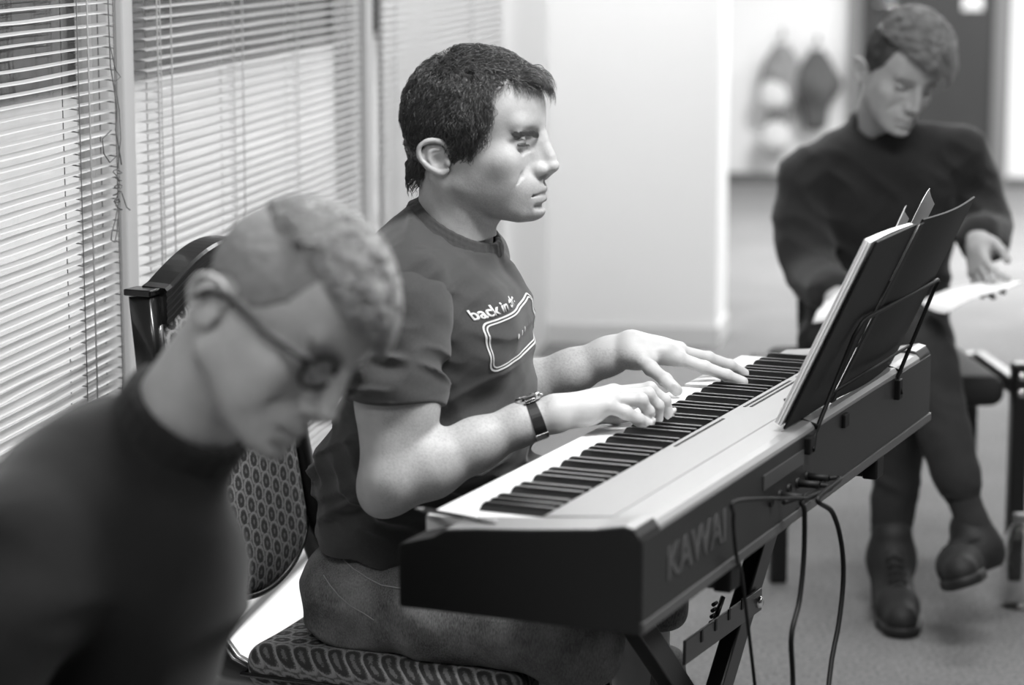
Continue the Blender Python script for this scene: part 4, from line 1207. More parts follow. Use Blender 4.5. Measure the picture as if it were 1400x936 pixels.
# ================================================================= BANQUET CHAIRS
def scallop_build(nt, b, cx=.028, cz=.0265, lo=.20, hi=.46):
    tc = nt.nodes.new('ShaderNodeTexCoord'); sp = nt.nodes.new('ShaderNodeSeparateXYZ'); nt.links.new(tc.outputs['UV'], sp.inputs[0])
    def M(op, a, b_=None, c=None):
        n = nt.nodes.new('ShaderNodeMath'); n.operation = op
        for i, v in enumerate((a, b_, c)):
            if v is None: continue
            if isinstance(v, (int, float)): n.inputs[i].default_value = v
            else: nt.links.new(v, n.inputs[i])
        return n.outputs[0]
    xx = M('ADD', M('DIVIDE', sp.outputs['X'], cx), 50.); col = M('FLOOR', xx); fx = M('SUBTRACT', M('SUBTRACT', xx, col), .5)
    fz = M('FRACT', M('ADD', M('ADD', M('DIVIDE', sp.outputs['Y'], cz), M('MULTIPLY', col, .5)), 50.))
    ell = M('SQRT', M('ADD', M('MULTIPLY', M('POWER', M('ABSOLUTE', fx), 2.), 1.7), M('POWER', M('ABSOLUTE', M('SUBTRACT', fz, .40)), 2.)))
    n = nt.nodes.new('ShaderNodeTexNoise'); n.inputs['Scale'].default_value = 420; nt.links.new(tc.outputs['Object'], n.inputs['Vector'])
    ell = M('ADD', ell, M('MULTIPLY', M('SUBTRACT', n.outputs['Fac'], .5), .28))
    cr = nt.nodes.new('ShaderNodeValToRGB'); nt.links.new(ell, cr.inputs[0]); cr.color_ramp.elements[0].color = (lin(hi*.9),)*3+(1,)
    cr.color_ramp.elements[1].position = 1; cr.color_ramp.elements[1].color = (lin(lo*1.5),)*3+(1,)
    for pos, v in ((.12, hi*.9), (.17, lo), (.36, lo), (.44, lo*1.8), (.50, hi*1.25), (.62, hi*1.2), (.72, lo*1.8)):
        e = cr.color_ramp.elements.new(pos); e.color = (lin(v),)*3+(1,)
    nt.links.new(cr.outputs[0], b.inputs['Base Color'])
    bp = nt.nodes.new('ShaderNodeBump'); bp.inputs['Strength'].default_value = .4; bp.inputs['Distance'].default_value = .001
    nt.links.new(n.outputs['Fac'], bp.inputs['Height']); nt.links.new(bp.outputs['Normal'], b.inputs['Normal'])
FABRIC = node_mat('scalloped_upholstery', scallop_build, .85)
CHFR = mat('black_chair_enamel', .05, .25)
CHGL = mat('chair_side_gloss', .06, .28, coat=.3)
def set_uv(o, fn):
    uv = o.data.uv_layers.new(name='UVMap')
    for l in o.data.loops: uv.data[l.index].uv = fn(o.data.vertices[l.vertex_index].co)
def banquet_chair(label):
    rt = thing('banquet_chair', (0, 0, 0), 0, label, 'chair', 'banquet chairs')
    F = Field(); F.box((.015, 0, .362), (.225, .225, .036), .030, 0); F.ell((.015, 0, .385), (.21, .21, .022), .02)
    V, Fq = F.mesh(.006); V = relax(V, Fq, 1); o = bpy.data.objects.new('seat', np_mesh('seat', V, Fq, FABRIC)); link(o, rt); set_uv(o, lambda c: ((c.y-c.z)*.9, (c.x+c.z)*.9))
    MB().tube([(.24*a, .228*b, .355) for a, b in ((1, -1), (1, 1))]+[(-.205, .228, .355), (-.205, -.228, .355), (.24, -.228, .355)], .004, 8).build('piping', CHFR, rt, world=False)
    m = MB(); m.box((.015, 0, .325), (.205, .205, .010)); m.build('seat_pan', CHFR, rt, world=False)
    # back panel: rounded below, arched above, leaning
    def bx(z): return -.300-.075*min(max((z-.40)/.45, 0), 1)**.8
    F = Field()
    for z in np.linspace(.47, .86, 14):
        pass
    nz, ny = 40, 26; Vv = []; Ff = []
    def zlim(y):
        t = abs(y)/.178; return .415+.085*(1-math.sqrt(max(1-t*t*.96, 0)))*1.15, .865+.052*math.cos(t*math.pi/2)
    for side, off in ((0, -.006), (1, .026)):
        for j in range(ny+1):
            y = -.178+.356*j/ny; z0, z1 = zlim(y)
            for i in range(nz+1):
                z = z0+(z1-z0)*i/nz; e = min(i, nz-i)/4.; e2 = min(j, ny-j)/3.; puff = min(1, e)**.5*min(1, e2)**.5
                Vv.append((bx(z)+(off if side == 0 else .008+(off-.008)*puff), y, z))
    Wd = nz+1; N1 = (ny+1)*Wd
    for s_ in (0, 1):
        for j in range(ny):
            for i in range(nz):
                a = s_*N1+j*Wd+i; q = (a, a+1, a+Wd+1, a+Wd); Ff.append(q if s_ else q[::-1])
    for j in range(ny):
        for i in (0, nz): a = j*Wd+i; Ff.append((a, a+Wd, a+Wd+N1, a+N1))
    for i in range(nz):
        for j in (0, ny): a = j*Wd+i; Ff.append((a, a+1, a+1+N1, a+N1))
    bm = bmesh.new(); vs = [bm.verts.new(v) for v in Vv]; [bm.faces.new([vs[k] for k in f]) for f in Ff]; bmesh.ops.recalc_face_normals(bm, faces=bm.faces[:])
    for f in bm.faces: f.smooth = True
    me = bpy.data.meshes.new('backrest'); bm.to_mesh(me); bm.free(); me.materials.append(FABRIC); o = bpy.data.objects.new('backrest', me); link(o, rt); set_uv(o, lambda c: (c.y, c.z))
    m = MB(); pts = []
    for j in range(25):
        y = -.178+.356*j/24; pts.append((bx(zlim(y)[0])+.008, y, zlim(y)[0]-.002))
    m.tube(pts, .006, 8); m.build('backrest_edge', CHFR, rt, world=False)
    # grooved top rail, arched
    m = MB(); n = 24; prof = []
    for i in range(11): prof.append((.030-.0016*(i % 2), .000+.0050*i))
    prof += [(.026, .054), (-.012, .056), (-.016, .050), (-.016, .0)]
    rings = []
    for j in range(n+1):
        y = -.184+.368*j/n; zt = zlim(min(max(y, -.178), .178))[1]-.004
        rings.append([m.bm.verts.new((bx(.87)+a, y, zt+b)) for a, b in prof])
    for r0, r1 in zip(rings, rings[1:]):
        for k in range(len(prof)): m.bm.faces.new((r0[k], r0[(k+1) % len(prof)], r1[(k+1) % len(prof)], r1[k]))
    m.bm.faces.new(rings[0]); m.bm.faces.new(rings[-1][::-1]); m.build('top_rail', CHGL, rt, world=False)
    for s_ in (-1, 1):
        m = MB(); path = [(-.10, .330), (-.20, .335), (-.245, .352), (-.278, .390), (-.300, .44), (-.330, .56), (-.352, .68), (-.368, .80), (-.378, .905)]
        P = [Vector((a, s_*.195, b)) for a, b in path]; rings = []
        for i, p in enumerate(P):
            T = (P[min(i+1, len(P)-1)]-P[max(i-1, 0)]).normalized(); Nn = Vector((0, 1, 0)); Bn = T.cross(Nn)
            w, t = .013+.003*min(max(i-6, 0), 1), .022 if i < 6 else .019
            rings.append([m.bm.verts.new(p+Nn*a*w+Bn*b*t) for a, b in ((-1, -.8), (-.8, -1), (.8, -1), (1, -.8), (1, .8), (.8, 1), (-.8, 1), (-1, .8))])
        for r0, r1 in zip(rings, rings[1:]):
            for k in range(8): f = m.bm.faces.new((r0[k], r0[(k+1) % 8], r1[(k+1) % 8], r1[k])); f.smooth = True
        m.bm.faces.new(rings[0]); m.bm.faces.new(rings[-1][::-1]); m.build('back_post', CHGL, rt, world=False)
        m = MB(); m.box((-.379, s_*.195, .910), (.023, .019, .005), None, .002); m.build('post_cap', CHFR, rt, world=False)
        for x0, x1 in ((.20, .225), (-.17, -.30)):
            m = MB(); m.tube([(x0, s_*.205, .33), ((x0+x1)/2, s_*.21, .17), (x1, s_*.215, .012)], [.0125, .0125, .011], 12); lg = m.build('leg', CHFR, rt, world=False)
            m = MB(); m.lathe([(0, 0), (.014, 0), (.015, .004), (.014, .02), (0, .02)], (x1, s_*.215, 0), 14); m.build('foot_glide', BLACKP, lg, world=False)
    for x0 in (.20, -.17): m = MB(); m.tube([(x0, -.205, .315), (x0, .205, .315)], .011, 10); m.build('cross_bar', CHFR, rt, world=False)
    return rt
def copy_tree(o, parent=None):
    c = o.copy(); COL.objects.link(c)
    if parent is not None: c.parent = parent
    for ch in list(o.children): copy_tree(ch, c)
    return c
ch1 = banquet_chair('patterned banquet chair under the keyboard player'); ch2 = copy_tree(ch1)
ch1.location = Vector([float(a) for a in K(.712, -.29, 0)]); ch1.rotation_euler = (0, 0, math.atan2(KV[1], KV[0]))
ch2['label'] = 'patterned banquet chair under the person with glasses, mostly out of view'
# ----------------------------------------------------------------- the person reading by the piano (faces the camera)
def boot(F, ankle, heel, toe, up, r=.040):
    """heel and toe on the sole line"""
    a, h, t, u = (np.asarray(q, float) for q in (ankle, heel, toe, up)); u = u/np.linalg.norm(u); d = t-h; l = np.linalg.norm(d); d /= l
    F.cap(a+u*.05, a, .044, .046, .02)
    F.cap(a, h+u*.035+d*.035, .046, .037, .03)
    F.cap(h+u*.034+d*.04, h+u*.036+d*(l*.62), .037, .039, .02)
    F.cap(a, h+u*.040+d*(l*.60), .040, .034, .03)
    F.cap(h+u*.036+d*(l*.62), t+u*.030-d*.034, .041, .034, .02)
    F.half(h+u*.006, -u, .003)
def build_boot(parent, ankle, heel, toe, up, side):
    up = np.asarray(up, float)/np.linalg.norm(up)
    F = Field(); boot(F, ankle, heel, toe, up); o = sdf_obj('boot', F.mesh(.004), BOOT, parent)
    h, t = np.asarray(heel, float), np.asarray(toe, float); d = (t-h)/np.linalg.norm(t-h); l = np.linalg.norm(t-h)
    S = Field(); S.chain([h+d*.034+up*.012, h+d*l*.4+up*.012, h+d*l*.70+up*.012, t-d*.036+up*.014], [.041, .037, .046, .040], .01); S.half(h+up*.022, up); S.half(h, -up, .002)
    sdf_obj('sole', S.mesh(.004), SOLE, o)
    s = np.cross(d, up); s /= np.linalg.norm(s); a = np.asarray(ankle, float)
    m = MB(); p0 = a+d*.045+up*.03; p1 = h+up*.080+d*(l*.62); n = 6
    for i in range(n):
        f = i/(n-1); c = p0+(p1-p0)*f+(up*.6+d*.4)*.006
        w = .020
        m.tube([c-s*w-up*.006, c+up*.004, c+s*w-up*.006+(p1-p0)*.08], .0022, 6); m.tube([c+s*w-up*.006, c+up*.004, c-s*w-up*.006+(p1-p0)*.08], .0022, 6)
    m.build('laces', SOCK, o)
    return o

def build_reader():
    root = thing('person', (.83, 5.60, 0), 0, 'person in a dark pullover sitting cross-legged with head bowed over papers', 'person', 'people in the room')
    s = 1.0
    MH = rotm('z', -90+20) @ rotm('y', 23) @ rotm('x', -9)
    ear = atY(1178, 102, 5.45); TH = ear+MH[:, 1]*.074*s
    toL = lambda p: tuple((MH.T@(np.asarray(p)-TH))/(.001*s))
    nb = np.array([.822, 5.575, .965])
    H = head_field(MH, TH, s, .96, neck=(( -6, 0, -14), toL(nb), 50, 56), female=True, jaw=.9, slit=2.2)
    H.disp = None
    head = H.mesh(.0024)
    # papers first needs hand places
    LW, RW = np.array([.998, 5.30, .772]), np.array([.690, 5.22, .665])
    A = Field(); A.cap((1.05, 5.46, .765), LW, .036, .025, .01)
    relaxed_hand(A, LW, (.02, -.72, -.64), (-.90, -.35, .25), (-.1, -.5, .7), curl=24, size=.95)
    B = Field(); B.cap((.665, 5.42, .69), RW, .036, .025, .01)
    relaxed_hand(B, RW, (.10, -.9, -.25), (0, -.2, 1), (.9, 0, -.1), curl=30, size=.95)
    C = Field(); C.ell((.83, 5.60, .50), (.15, .10, .09), 0); C.ell((.83, 5.57, .70), (.13, .10, .18), .05); C.ell((.835, 5.55, .86), (.15, .09, .12), .05); C.cap((.825, 5.56, .93), nb, .055, .05, .03)
    V, Fq = join([head, A.mesh(.0025), B.mesh(.0025), C.mesh(.007)]); V = relax(V, Fq, 1)
    me = np_mesh('body', V, Fq, SKIN, True, head_tone(MH, TH, s)(V)*.86); o = bpy.data.objects.new('body', me); COL.objects.link(o); adopt(o, root)
    eye_parts(MH, TH, s, root, look=(1, 0, -.5))
    # hair: clipped sides, long on top swept across to one side
    poly = [(-56, -40), (-40, -40), (-40, -8), (-38, 24), (-24, 36), (-2, 36), (8, 26), (20, 10), (30, 6), (34, 30), (56, 50), (66, 74), (78, 102), (98, 108), (118, 104), (150, 118), (150, 240), (-140, 240), (-140, -40)]
    c, r = (20, 0, 61), (101, 77, 91)
    hm = hair_mass(MH, TH, s, poly, c, r, .0028, 5, 3, 1/8., extra=lambda F: (F.cap((-36, 0, 10), (-30, 0, -34), 38, 27, 26), None))
    def top(F):
        F.ell((52, 6, 122), (60, 56, 30), 12); F.ell((88, 18, 114), (34, 40, 22), 16); F.ell((10, 0, 124), (60, 60, 30), 20)
    hm2 = hair_mass(MH, TH, s, [(-70, 105), (40, 96), (80, 100), (100, 104), (160, 96), (160, 260), (-140, 260)], (28, 4, 63), (101, 76, 96), .0028, 8, 5, 1/10.)
    surf0 = ell_surf((32, 6, 64), (103, 77, 99)); g = np.random.default_rng(3)
    roots = scalp_roots((32, 6, 64), (103, 77, 99), 12000, g, lambda P: 104-np.clip((P[:, 0]-20)/70, 0, 1)*6); n = len(roots)
    fl = lambda P: np.stack([.75+0*P[:, 0], .75+0*P[:, 0], .15-np.clip((P[:, 1]-20)/60, 0, .8)], 1)
    st = strands(roots, fl, np.full(n, 50.), 8, .6, MH, TH, s, 17, 1.4, 5, surf0)
    sd = np.stack([g.uniform(-60, 52, 5000), g.choice([-1, 1], 5000)*60., g.uniform(0, 105, 5000)], 1); nr, dd = ell_surf(c, r)(sd); sd = sd-nr*dd[:, None]
    keep = poly_sd(sd[:, [0, 2]], poly) < -3; sd = sd[keep]
    st2 = strands(sd, lambda P: np.stack([-.4+0*P[:, 0], 0*P[:, 0], -1+0*P[:, 0]], 1), np.full(len(sd), 8.), 3, .35, MH, TH, s, 1.5, .3, 6, ell_surf(c, r))
    V1, F1 = join([hm, st2]); me = np_mesh('clipped_hair', V1, F1, mat('clipped_hair', .25, .6, var=.2, vscale=80), True); o = bpy.data.objects.new('clipped_hair', me); COL.objects.link(o); adopt(o, root)
    V2, F2 = join([hm2, st]); me = np_mesh('hair', V2, F2, HAIRM, True); o = bpy.data.objects.new('hair', me); COL.objects.link(o); adopt(o, root)
    for sd_ in (-1, 1): add_strand_mesh('eyebrow', [brows(MH, TH, s, 8, 260, .4, 40, side=sd_)], HAIRM, root)
    lashes(MH, TH, s, root, HAIRM)
    # pullover
    T = Field()
    T.ell((.835, 5.615, .50), (.175, .125, .10), 0)
    T.ell((.83, 5.59, .64), (.165, .122, .14), .06)
    T.ell((.832, 5.56, .79), (.172, .118, .15), .06)
    T.ell((.836, 5.56, .88), (.172, .102, .10), .05)
    Rs, Ls = np.array([.672, 5.55, .885]), np.array([1.000, 5.55, .930])
    T.cap((.80, 5.57, .955), Rs, .055, .062, .04); T.cap((.85, 5.57, .960), Ls, .055, .060, .04)
    T.cap((.825, 5.57, .93), nb+np.array([0, -.004, .015]), .070, .064, .03)
    T.curve([Rs, (.652, 5.52, .79), (.662, 5.44, .685), (.676, 5.32, .668), RW+np.array([0, .02, 0])], [.064, .056, .052, .044, .036], .02)
    T.curve([Ls, (1.040, 5.56, .845), (1.052, 5.47, .765), (1.025, 5.37, .768), LW+np.array([.002, .02, .002])], [.060, .054, .048, .041, .036], .02)
    T.cap(nb+np.array([0, 0, .0]), nb+(TH-nb)*.7, .056, .056, .004, 's')
    def fo(P):
        a = noise(P@rotm('y', 35), [11, 6, 24]); b = noise(P@rotm('y', -40), [9, 9, 22]); c_ = noise(P, [40, 40, 40])
        return -.006*(1-np.abs(2*a-1)*1.8)-.004*(1-np.abs(2*b-1)*1.8)-.001*(c_-.5)
    T.disp = fo
    to = sdf_obj('pullover', T.mesh(.0045), KNIT2, root, it=2)
    # stand collar and ribbed cuffs
    cb = Field(); ax = (TH-nb); ax /= np.linalg.norm(ax); e1 = np.cross(ax, (0, 0, 1.)); e1 /= np.linalg.norm(e1); e2 = np.cross(ax, e1); n_ = 24
    for off, rad in ((.012, .062), (.022, .061), (.032, .0605)):
        cb.chain([nb+ax*off+e1*rad*math.cos(2*math.pi*i/n_)+e2*rad*math.sin(2*math.pi*i/n_) for i in range(n_+1)], [.006]*(n_+1), .004)
    sdf_obj('collar', cb.mesh(.004), KNIT2, to)
    for w, e in ((RW, np.array([.676, 5.32, .668])), (LW, np.array([1.025, 5.37, .768]))):
        d = (e-w)/np.linalg.norm(e-w); q = Field(); q.cap(w+d*.005, w+d*.045, .034, .038, 0); q.cap(w-d*.02, w+d*.02, .028, .030, .002, 's'); sdf_obj('cuff', q.mesh(.004), KNIT, to)
    # trousers, legs crossed: the right leg over the left
    J = Field(); J.ell((.835, 5.60, .485), (.175, .12, .085), 0)
    J.curve([(.905, 5.56, .485), (.865, 5.36, .475), (.835, 5.18, .455), (.822, 5.17, .30), (.813, 5.175, .165)], [.086, .076, .056, .046, .039], .02)
    J.curve([(.760, 5.56, .500), (.800, 5.34, .56), (.858, 5.13, .575), (.885, 5.03, .44), (.920, 4.975, .308)], [.085, .074, .057, .049, .042], .02)
    def jf(P):
        a = noise(P@rotm('y', 25), [10, 8, 30]); return -.004*(1-np.abs(2*a-1)*1.8)
    J.disp = jf
    jo = sdf_obj('trousers', J.mesh(.005), TROU, root, it=2)
    for p, q in (((.813, 5.175, .160), (.814, 5.174, .185)), ((.921, 4.974, .305), (.913, 4.985, .328))):
        f = Field(); f.cap(p, q, .044, .046, 0); f.disp = lambda P: .0015*np.sin(P[:, 2]*300); sdf_obj('trouser_cuff', f.mesh(.005), TROU, jo)
    for pts, r_ in (([(.814, 5.174, .19), (.812, 5.172, .12), (.810, 5.160, .08)], [.036, .033, .034]), ([(.916, 4.98, .315), (.944, 4.955, .235), (.956, 4.94, .19)], [.036, .033, .034])):
        f = Field(); f.chain(pts, r_, .01); sdf_obj('sock', f.mesh(.005), SOCK, root)
    build_boot(root, (.811, 5.150, .105), (.812, 5.180, .001), (.800, 4.900, .001), (0, 0, 1), 1)
    up = np.array([-.30, .22, .93]); hl = np.array([.938, 5.000, .105]); dn = np.array([-.02, -.95, -.22]); dn -= up*(dn@up)/(up@up); dn /= np.linalg.norm(dn)
    build_boot(root, (.958, 4.950, .172), hl, hl+dn*.268, up, 1)
    return root

# ----------------------------------------------------------------- the person with glasses nearest the camera
def build_near():
    root = thing('person', (-.42, 2.62, 0), 0, 'person with glasses and a dark sweater, nearest, looking down', 'person', 'people in the room')
    s = 1.0
    c30, s30 = math.cos(math.radians(30)), math.sin(math.radians(30))
    base = np.stack([[c30, -s30, 0], [s30, c30, 0], [0, 0, 1]], 1)
    MH = rotm('y', 38.6) @ base
    ear = atY(288, 425, 2.45); TH = ear+MH[:, 1]*.074*s+MH[:, 0]*.004
    toL = lambda p: tuple((MH.T@(np.asarray(p)-TH))/(.001*s))
    nb = atY(230, 606, 2.56)
    H = head_field(MH, TH, s, 1.0, neck=((-4, 0, -14), toL(nb), 54, 60), jaw=1.0, slit=2.0, female=True)
    head = H.mesh(.0024)
    fw = np.array([.90, -.43, 0]); lf = np.array([.43, .90, 0]); UP = np.array([0, 0, 1.])
    base2 = nb-fw*.05
    def Q(a, b, c): return base2+fw*a+lf*b+UP*c
    C = Field(); C.ell(Q(-.07, 0, -.17), (.08, .10, .14), 0); C.ell(Q(-.11, 0, -.38), (.07, .09, .11), .05); C.cap(Q(-.04, 0, -.08), nb, .055, .056, .03)
    Rh, Lh = Q(.24, -.14, -.42), Q(.24, .16, -.42)
    A = Field(); A.cap(Q(.10, -.21, -.38), Rh, .030, .026, .01); relaxed_hand(A, Rh, fw*.9+lf*.3-UP*.3, UP, lf, curl=35); A.cap(Q(.10, .22, -.38), Lh, .030, .026, .01); relaxed_hand(A, Lh, fw*.9-lf*.3-UP*.3, UP, -lf, curl=35)
    V, Fq = join([head, C.mesh(.007), A.mesh(.004)]); V = relax(V, Fq, 1)
    me = np_mesh('body', V, Fq, SKIN, True, head_tone(MH, TH, s, beard=.08)(V)); o = bpy.data.objects.new('body', me); COL.objects.link(o); adopt(o, root)
    eye_parts(MH, TH, s, root, look=(1, 0, -.4))
    # short faded sides, curly top
    poly = [(-54, -40), (-40, -40), (-42, -4), (-38, 28), (-22, 37), (0, 37), (8, 20), (20, 4), (28, 8), (34, 36), (56, 58), (66, 84), (86, 106), (112, 104), (150, 112), (150, 240), (-140, 240), (-140, -40)]
    c, r = (20, 0, 61), (99.5, 76.5, 89)
    hm = hair_mass(MH, TH, s, poly, c, r, .003, 4, 2, 1/8.)
    V1, F1 = hm; me = np_mesh('faded_hair', V1, F1, mat('faded_hair', .50, .7, var=.15, vscale=90), True); o = bpy.data.objects.new('faded_hair', me); COL.objects.link(o); adopt(o, root)
    def top(F): F.ell((50, 0, 118), (64, 56, 32), 12); F.ell((92, 0, 108), (28, 48, 22), 16)
    hm2 = hair_mass(MH, TH, s, [(-66, 116), (10, 104), (60, 96), (86, 104), (112, 94), (160, 92), (160, 260), (-140, 260)], (22, 0, 62), (101, 78, 92), .003, 8, 5, 1/12.)
    surf0 = ell_surf((26, 0, 60), (100, 77, 91)); g = np.random.default_rng(13)
    roots = scalp_roots((26, 0, 61), (101, 77, 93), 13000, g, lambda P: 106-np.clip((P[:, 0]-20)/60, 0, 1)*12); n = len(roots)
    st = strands(roots, lambda P: np.stack([.9+0*P[:, 0], .3+0*P[:, 0], .5-np.clip((P[:, 0]-60)/50, 0, 1)], 1), np.full(n, 34.), 8, .75, MH, TH, s, 8, 3.4, 15, surf0)
    V2, F2 = join([hm2, st]); me = np_mesh('hair', V2, F2, HAIRL, True); o = bpy.data.objects.new('hair', me); COL.objects.link(o); adopt(o, root)
    for sd_ in (-1, 1): add_strand_mesh('eyebrow', [brows(MH, TH, s, 8, 260, .4, 42, side=sd_)], HAIRM, root)
    lashes(MH, TH, s, root, HAIRM)
    # glasses
    gl = thing('eyeglasses', TH); gl.parent = root; gl.matrix_parent_inverse = root.matrix_world.inverted(); bpy.context.view_layer.update()
    def h(p): return MH@(np.asarray(p, float)*.001*s)+TH
    m = MB()
    for g_ in (-1, 1):
        ring = [h((117-abs(g_*(33+25*math.cos(a)))*.12, g_*(33+25*math.cos(a)), 22+18*math.sin(a)*(1 if math.sin(a) > 0 else 1.05))) for a in [2*math.pi*i/24 for i in range(25)]]
        m.tube(ring, .0030, 8, cap=False)
    m.tube([h((115.5, -9, 27)), h((121, 0, 30)), h((115.5, 9, 27))], .0022, 8)
    m.build('rim', GLASSFR, gl)
    for g_ in (-1, 1):
        m = MB(); m.tube([h((111, g_*58, 28)), h((104, g_*68, 28)), h((60, g_*76, 24)), h((4, g_*80, 24)), h((-14, g_*82, 16)), h((-30, g_*80, -8))], .0034, 8, flat=1.6); m.build('temple', GLASSFR, gl)
        m = MB(); cc = [h((116.5-abs(33+23.5*k*math.cos(a))*.12, g_*(33+23.5*k*math.cos(a)), 22+17*k*math.sin(a))) for k in (1,) for a in [2*math.pi*i/24 for i in range(24)]]
        vs = [m.bm.verts.new(Vector([float(q) for q in p])) for p in cc]; m.bm.faces.new(vs); lo = m.build('lens', GLASS, gl); md = lo.modifiers.new('s', 'SOLIDIFY'); md.thickness = .0012
    # sweater
    T = Field()
    T.ell(Q(.010, 0, -.19), (.160, .155, .17), 0)
    T.ell(Q(-.045, 0, -.42), (.16, .155, .17), .06); T.ell(Q(.055, -.01, -.115), (.105, .12, .10), .05)
    for g_ in (-1, 1):
        T.cap(Q(-.03, g_*.06, -.035), Q(-.035, g_*.165, -.085), .065, .070, .05)
        T.curve([Q(-.035, g_*.175, -.09), Q(-.03, g_*.235, -.25), Q(.02, g_*.25, -.36), (Rh if g_ < 0 else Lh)-fw*.02], [.070, .060, .052, .036], .025)
    T.cap(Q(-.01, 0, -.06), nb+UP*.01+fw*.005, .078, .070, .04)
    T.cap(nb-(TH-nb)*.1, nb+(TH-nb)*.8, .060, .058, .003, 's')
    T.half(nb+(TH-nb)*.16, (TH-nb)/np.linalg.norm(TH-nb), .004)
    def fo(P):
        L = (P-base2)@np.stack([fw, lf, UP], 1); a = noise(L@rotm('y', -30), [7, 5, 14]); b = noise(L@rotm('x', 40), [6, 12, 6])
        return -.011*(1-np.abs(2*a-1)*1.8)*np.clip(-L[:, 2]/.1, .1, 1)-.006*(1-np.abs(2*b-1)*1.8)*np.clip(-L[:, 2]/.1, .1, 1)
    T.disp = fo
    to = sdf_obj('sweater', T.mesh(.0055), KNIT, root, it=2)
    cb = Field(); ax = (TH-nb); ax /= np.linalg.norm(ax); e1 = np.cross(ax, (0, 0, 1.)); e1 /= np.linalg.norm(e1); e2 = np.cross(ax, e1); n_ = 24; q0 = nb+(TH-nb)*.10
    for off in (0, .010, .020, .028): cb.chain([q0+ax*off+e1*.067*math.cos(2*math.pi*i/n_)+e2*.065*math.sin(2*math.pi*i/n_) for i in range(n_+1)], [.007]*(n_+1), .006)
    sdf_obj('collar', cb.mesh(.005), KNIT, to)
    J = Field(); P_ = Q(-.08, 0, -.49); J.ell(P_, (.16, .155, .10), 0)
    for g_ in (-1, 1):
        k_ = Q(.30, g_*.12, -.50); k_[2] = .46; a_ = k_+fw*.05; a_[2] = .10; h_ = Q(-.08, g_*.09, -.50); h_[2] = .47
        J.chain([h_, k_, a_], [.085, .062, .048], .03)
    sdf_obj('trousers', J.mesh(.008), TROU, root, it=1)
    for g_ in (-1, 1):
        k_ = Q(.35, g_*.12, 0); hl = k_-fw*.03; hl[2] = .001; tt = k_+fw*.24; tt[2] = .001; an = k_.copy(); an[2] = .10
        build_boot(root, an, hl, tt, (0, 0, 1), 1)
    ch2.location = (float(Q(-.06, 0, 0)[0]), float(Q(-.06, 0, 0)[1]), 0); ch2.rotation_euler = (0, 0, math.atan2(fw[1], fw[0]))
    return root

# ----------------------------------------------------------------- things round the reader
def office_chair():
    rt = thing('stacking_chair', (.83, 5.60, 0), 0, 'black metal-legged chair under the person reading', 'chair')
    CM = mat('chair_seat_cloth', .12, .8, bump=.2); X = np.array([1, .055, 0.]); X /= np.linalg.norm(X); Yv = np.array([-X[1], X[0], 0.]); AX = axes(X, Yv, (0, 0, 1)); c0 = np.array([.845, 5.56, 0.])
    def P(x, y, z): return c0+X*x+Yv*y+np.array([0, 0, z])
    F = Field(np.stack([X, Yv, [0, 0, 1]], 1), c0); F.box((0, .02, .425), (.235, .225, .035), .03, 0); sdf_obj('seat', F.mesh(.007), CM, rt)
    F = Field(np.stack([X, Yv, [0, 0, 1]], 1), c0); F.box((0, .275, .68), (.165, .03, .12), .028, 0, rot=rotm('x', -8)); sdf_obj('backrest', F.mesh(.007), CM, rt)
    for sx in (-1, 1):
        m = MB(); m.box(P(sx*.265, -.195, .245), (.019, .019, .245), AX, .006); m.build('leg', STEELB, rt)
        m = MB(); m.tube([P(sx*.245, .16, .45), P(sx*.255, .19, .0)], .016, 10); m.build('leg', STEELB, rt)
        m = MB(); m.tube([P(sx*.14, .225, .42), P(sx*.14, .27, .52), P(sx*.14, .295, .74)], .013, 10); m.build('back_post', STEELB, rt)
        m = MB(); m.box(P(sx*.262, -.02, .435), (.015, .19, .018), AX, .004); m.build('side_rail', STEELB, rt)
        for z in (.462, .425): m = MB(); m.lathe([(0, -.001), (.011, -.001), (.009, .004), (0, .006)], P(sx*.265, -.2145, z), 14, axes(X, (0, 0, 1), -Yv)); m.build('bolt', STEEL, rt)
    return rt
def bent_sheet(name, corners, label, bow, group=None, n=12):
    """corners a,b,c,d; bow lifts the middle"""
    a, b, c, d = (np.asarray(q, float) for q in corners); m = MB(); g_ = []
    for i in range(n+1):
        f = i/n; p, q = a+(b-a)*f, d+(c-d)*f
        g_.append([m.bm.verts.new(Vector([float(k) for k in p+(q-p)*(j/6)+np.array([0, 0, bow*math.sin(f*3.14)+.006*math.sin(j*.9)])])) for j in range(7)])
    for x, y in zip(g_, g_[1:]):
        for j in range(6): f = m.bm.faces.new((x[j], x[j+1], y[j+1], y[j])); f.smooth = True
    o = m.build(name, PAPER); md = o.modifiers.new('s', 'SOLIDIFY'); md.thickness = .0012; tag(o, label, 'sheet of paper', group); return o
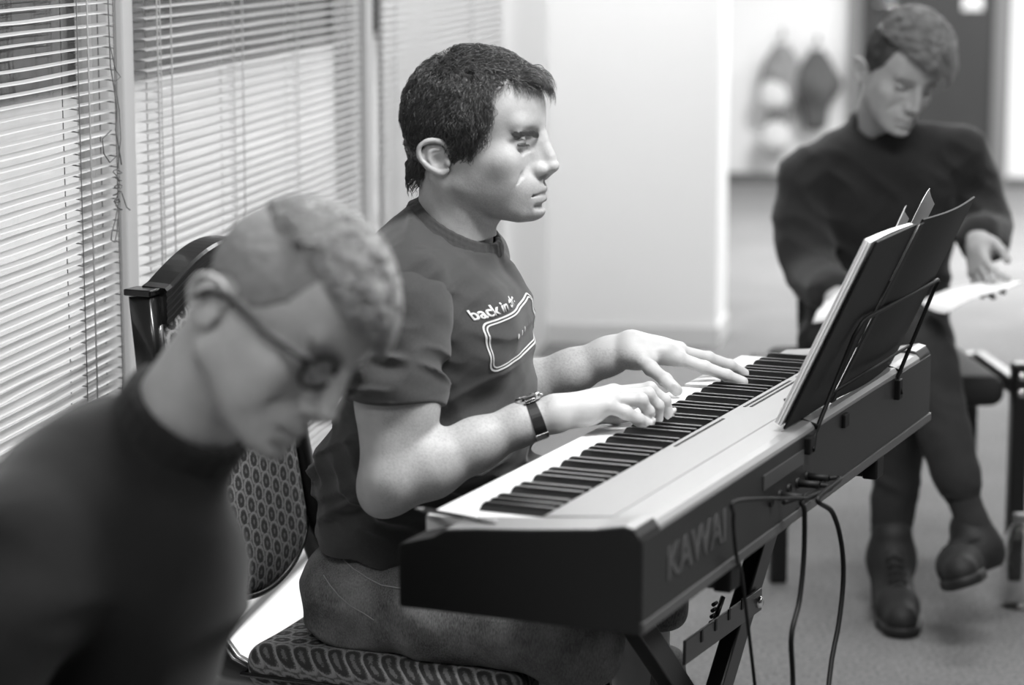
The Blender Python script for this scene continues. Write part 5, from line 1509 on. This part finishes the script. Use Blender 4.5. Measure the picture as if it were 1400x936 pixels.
def water_bottle():
    p = atz(1390, 829, 0); rt = thing('water_bottle', p, 0, 'clear plastic water bottle standing on the carpet by the chair leg', 'bottle')
    PET = bpy.data.materials.new('clear_plastic'); PET.use_nodes = True; b = PET.node_tree.nodes['Principled BSDF']; b.inputs['Transmission Weight'].default_value = 1.; b.inputs['Roughness'].default_value = .04; b.inputs['IOR'].default_value = 1.35; b.inputs['Base Color'].default_value = (.95, .95, .95, 1)
    prof = [(.0, .004), (.018, .002), (.030, .0), (.034, .006), (.0345, .03), (.0325, .035), (.0345, .042), (.0325, .049), (.0345, .056), (.0325, .063), (.0345, .07), (.0345, .105), (.0325, .110), (.0345, .116), (.0345, .130), (.030, .152), (.020, .172), (.0135, .182), (.0135, .192)]
    inner = [(max(r-.0012, 0), h_+.0012) for r, h_ in prof][::-1]
    MB().lathe(prof+[(.0123, .192)]+inner, p, 28).build('bottle_wall', PET, rt, fixn=True)
    MB().lathe([(0, .186), (.0150, .186), (.0155, .188), (.0155, .202), (.0145, .205), (0, .205)], p, 24, None, False).build('cap', mat('cap_grey', .35, .4), rt)
    return rt
build_pianist()
build_reader()
build_near()
office_chair()
bent_sheet('paper_sheet', (atY(1258, 412, 5.10), atY(1292, 428, 4.98), atY(1397, 381, 5.10), atY(1368, 373, 5.26)), 'white sheet of paper held out in the left hand of the person reading', -.006, 'papers of the person reading')
bent_sheet('paper_sheet', (atY(1111, 442, 5.06), atY(1165, 445, 5.02), atY(1205, 372, 5.16), atY(1128, 408, 5.18)), 'white sheet of paper half hidden behind the ring binder', .006, 'papers of the person reading')
water_bottle()
LAMPS = [(.35, 2.9, 80), (-.55, 1.1, 20), (2.4, 4.4, 18), (.1, 5.4, 20), (-.9, 7.3, 45), (2.6, 8.5, 30), (.5, 10.6, 210), (2.2, 12.2, 130)]
SKY = 1.5; EXPO = 0.36
# ================================================================= LIGHT AND CAMERA
def area(name, n, s, z, sn, ss, e, tgt=None):
    l = bpy.data.lights.new(name, 'AREA'); l.shape = 'RECTANGLE'; l.size = sn; l.size_y = ss; l.energy = e
    o = bpy.data.objects.new(name, l); COL.objects.link(o); o.location = Vector([float(a) for a in R(n, s, z)]); o.rotation_euler = (0, 0, -WAZ)
    o['kind'] = 'structure'
    return o
for n, s, e in LAMPS: area('ceiling_light', n, s, 2.74, 1.2, .6, e)
w = bpy.data.worlds.new('sky'); bpy.context.scene.world = w; w.use_nodes = True
bg = w.node_tree.nodes['Background']; bg.inputs[0].default_value = (1, 1, 1, 1); bg.inputs[1].default_value = SKY
cam = bpy.data.cameras.new('camera'); cam.sensor_width = 36; cam.lens = FPX/1400*36; cam.clip_end = 200
co = bpy.data.objects.new('camera', cam); COL.objects.link(co); co.location = (0, 0, EYE); co.rotation_euler = (math.pi/2-PITCH, 0, 0)
cam.dof.use_dof = True; cam.dof.focus_distance = 3.70; cam.dof.aperture_fstop = 2.8; cam.dof.aperture_blades = 9
sc = bpy.context.scene; sc.camera = co
vs = sc.view_settings; vs.view_transform = 'Standard'; vs.look = 'None'; vs.exposure = EXPO; vs.gamma = 1; vs.use_curve_mapping = False
sc.cycles.max_bounces = 6; sc.cycles.diffuse_bounces = 4; sc.cycles.transparent_max_bounces = 12; sc.cycles.caustics_reflective = False; sc.cycles.caustics_refractive = False
sc.cycles.use_denoising = True; sc.cycles.sample_clamp_indirect = 4
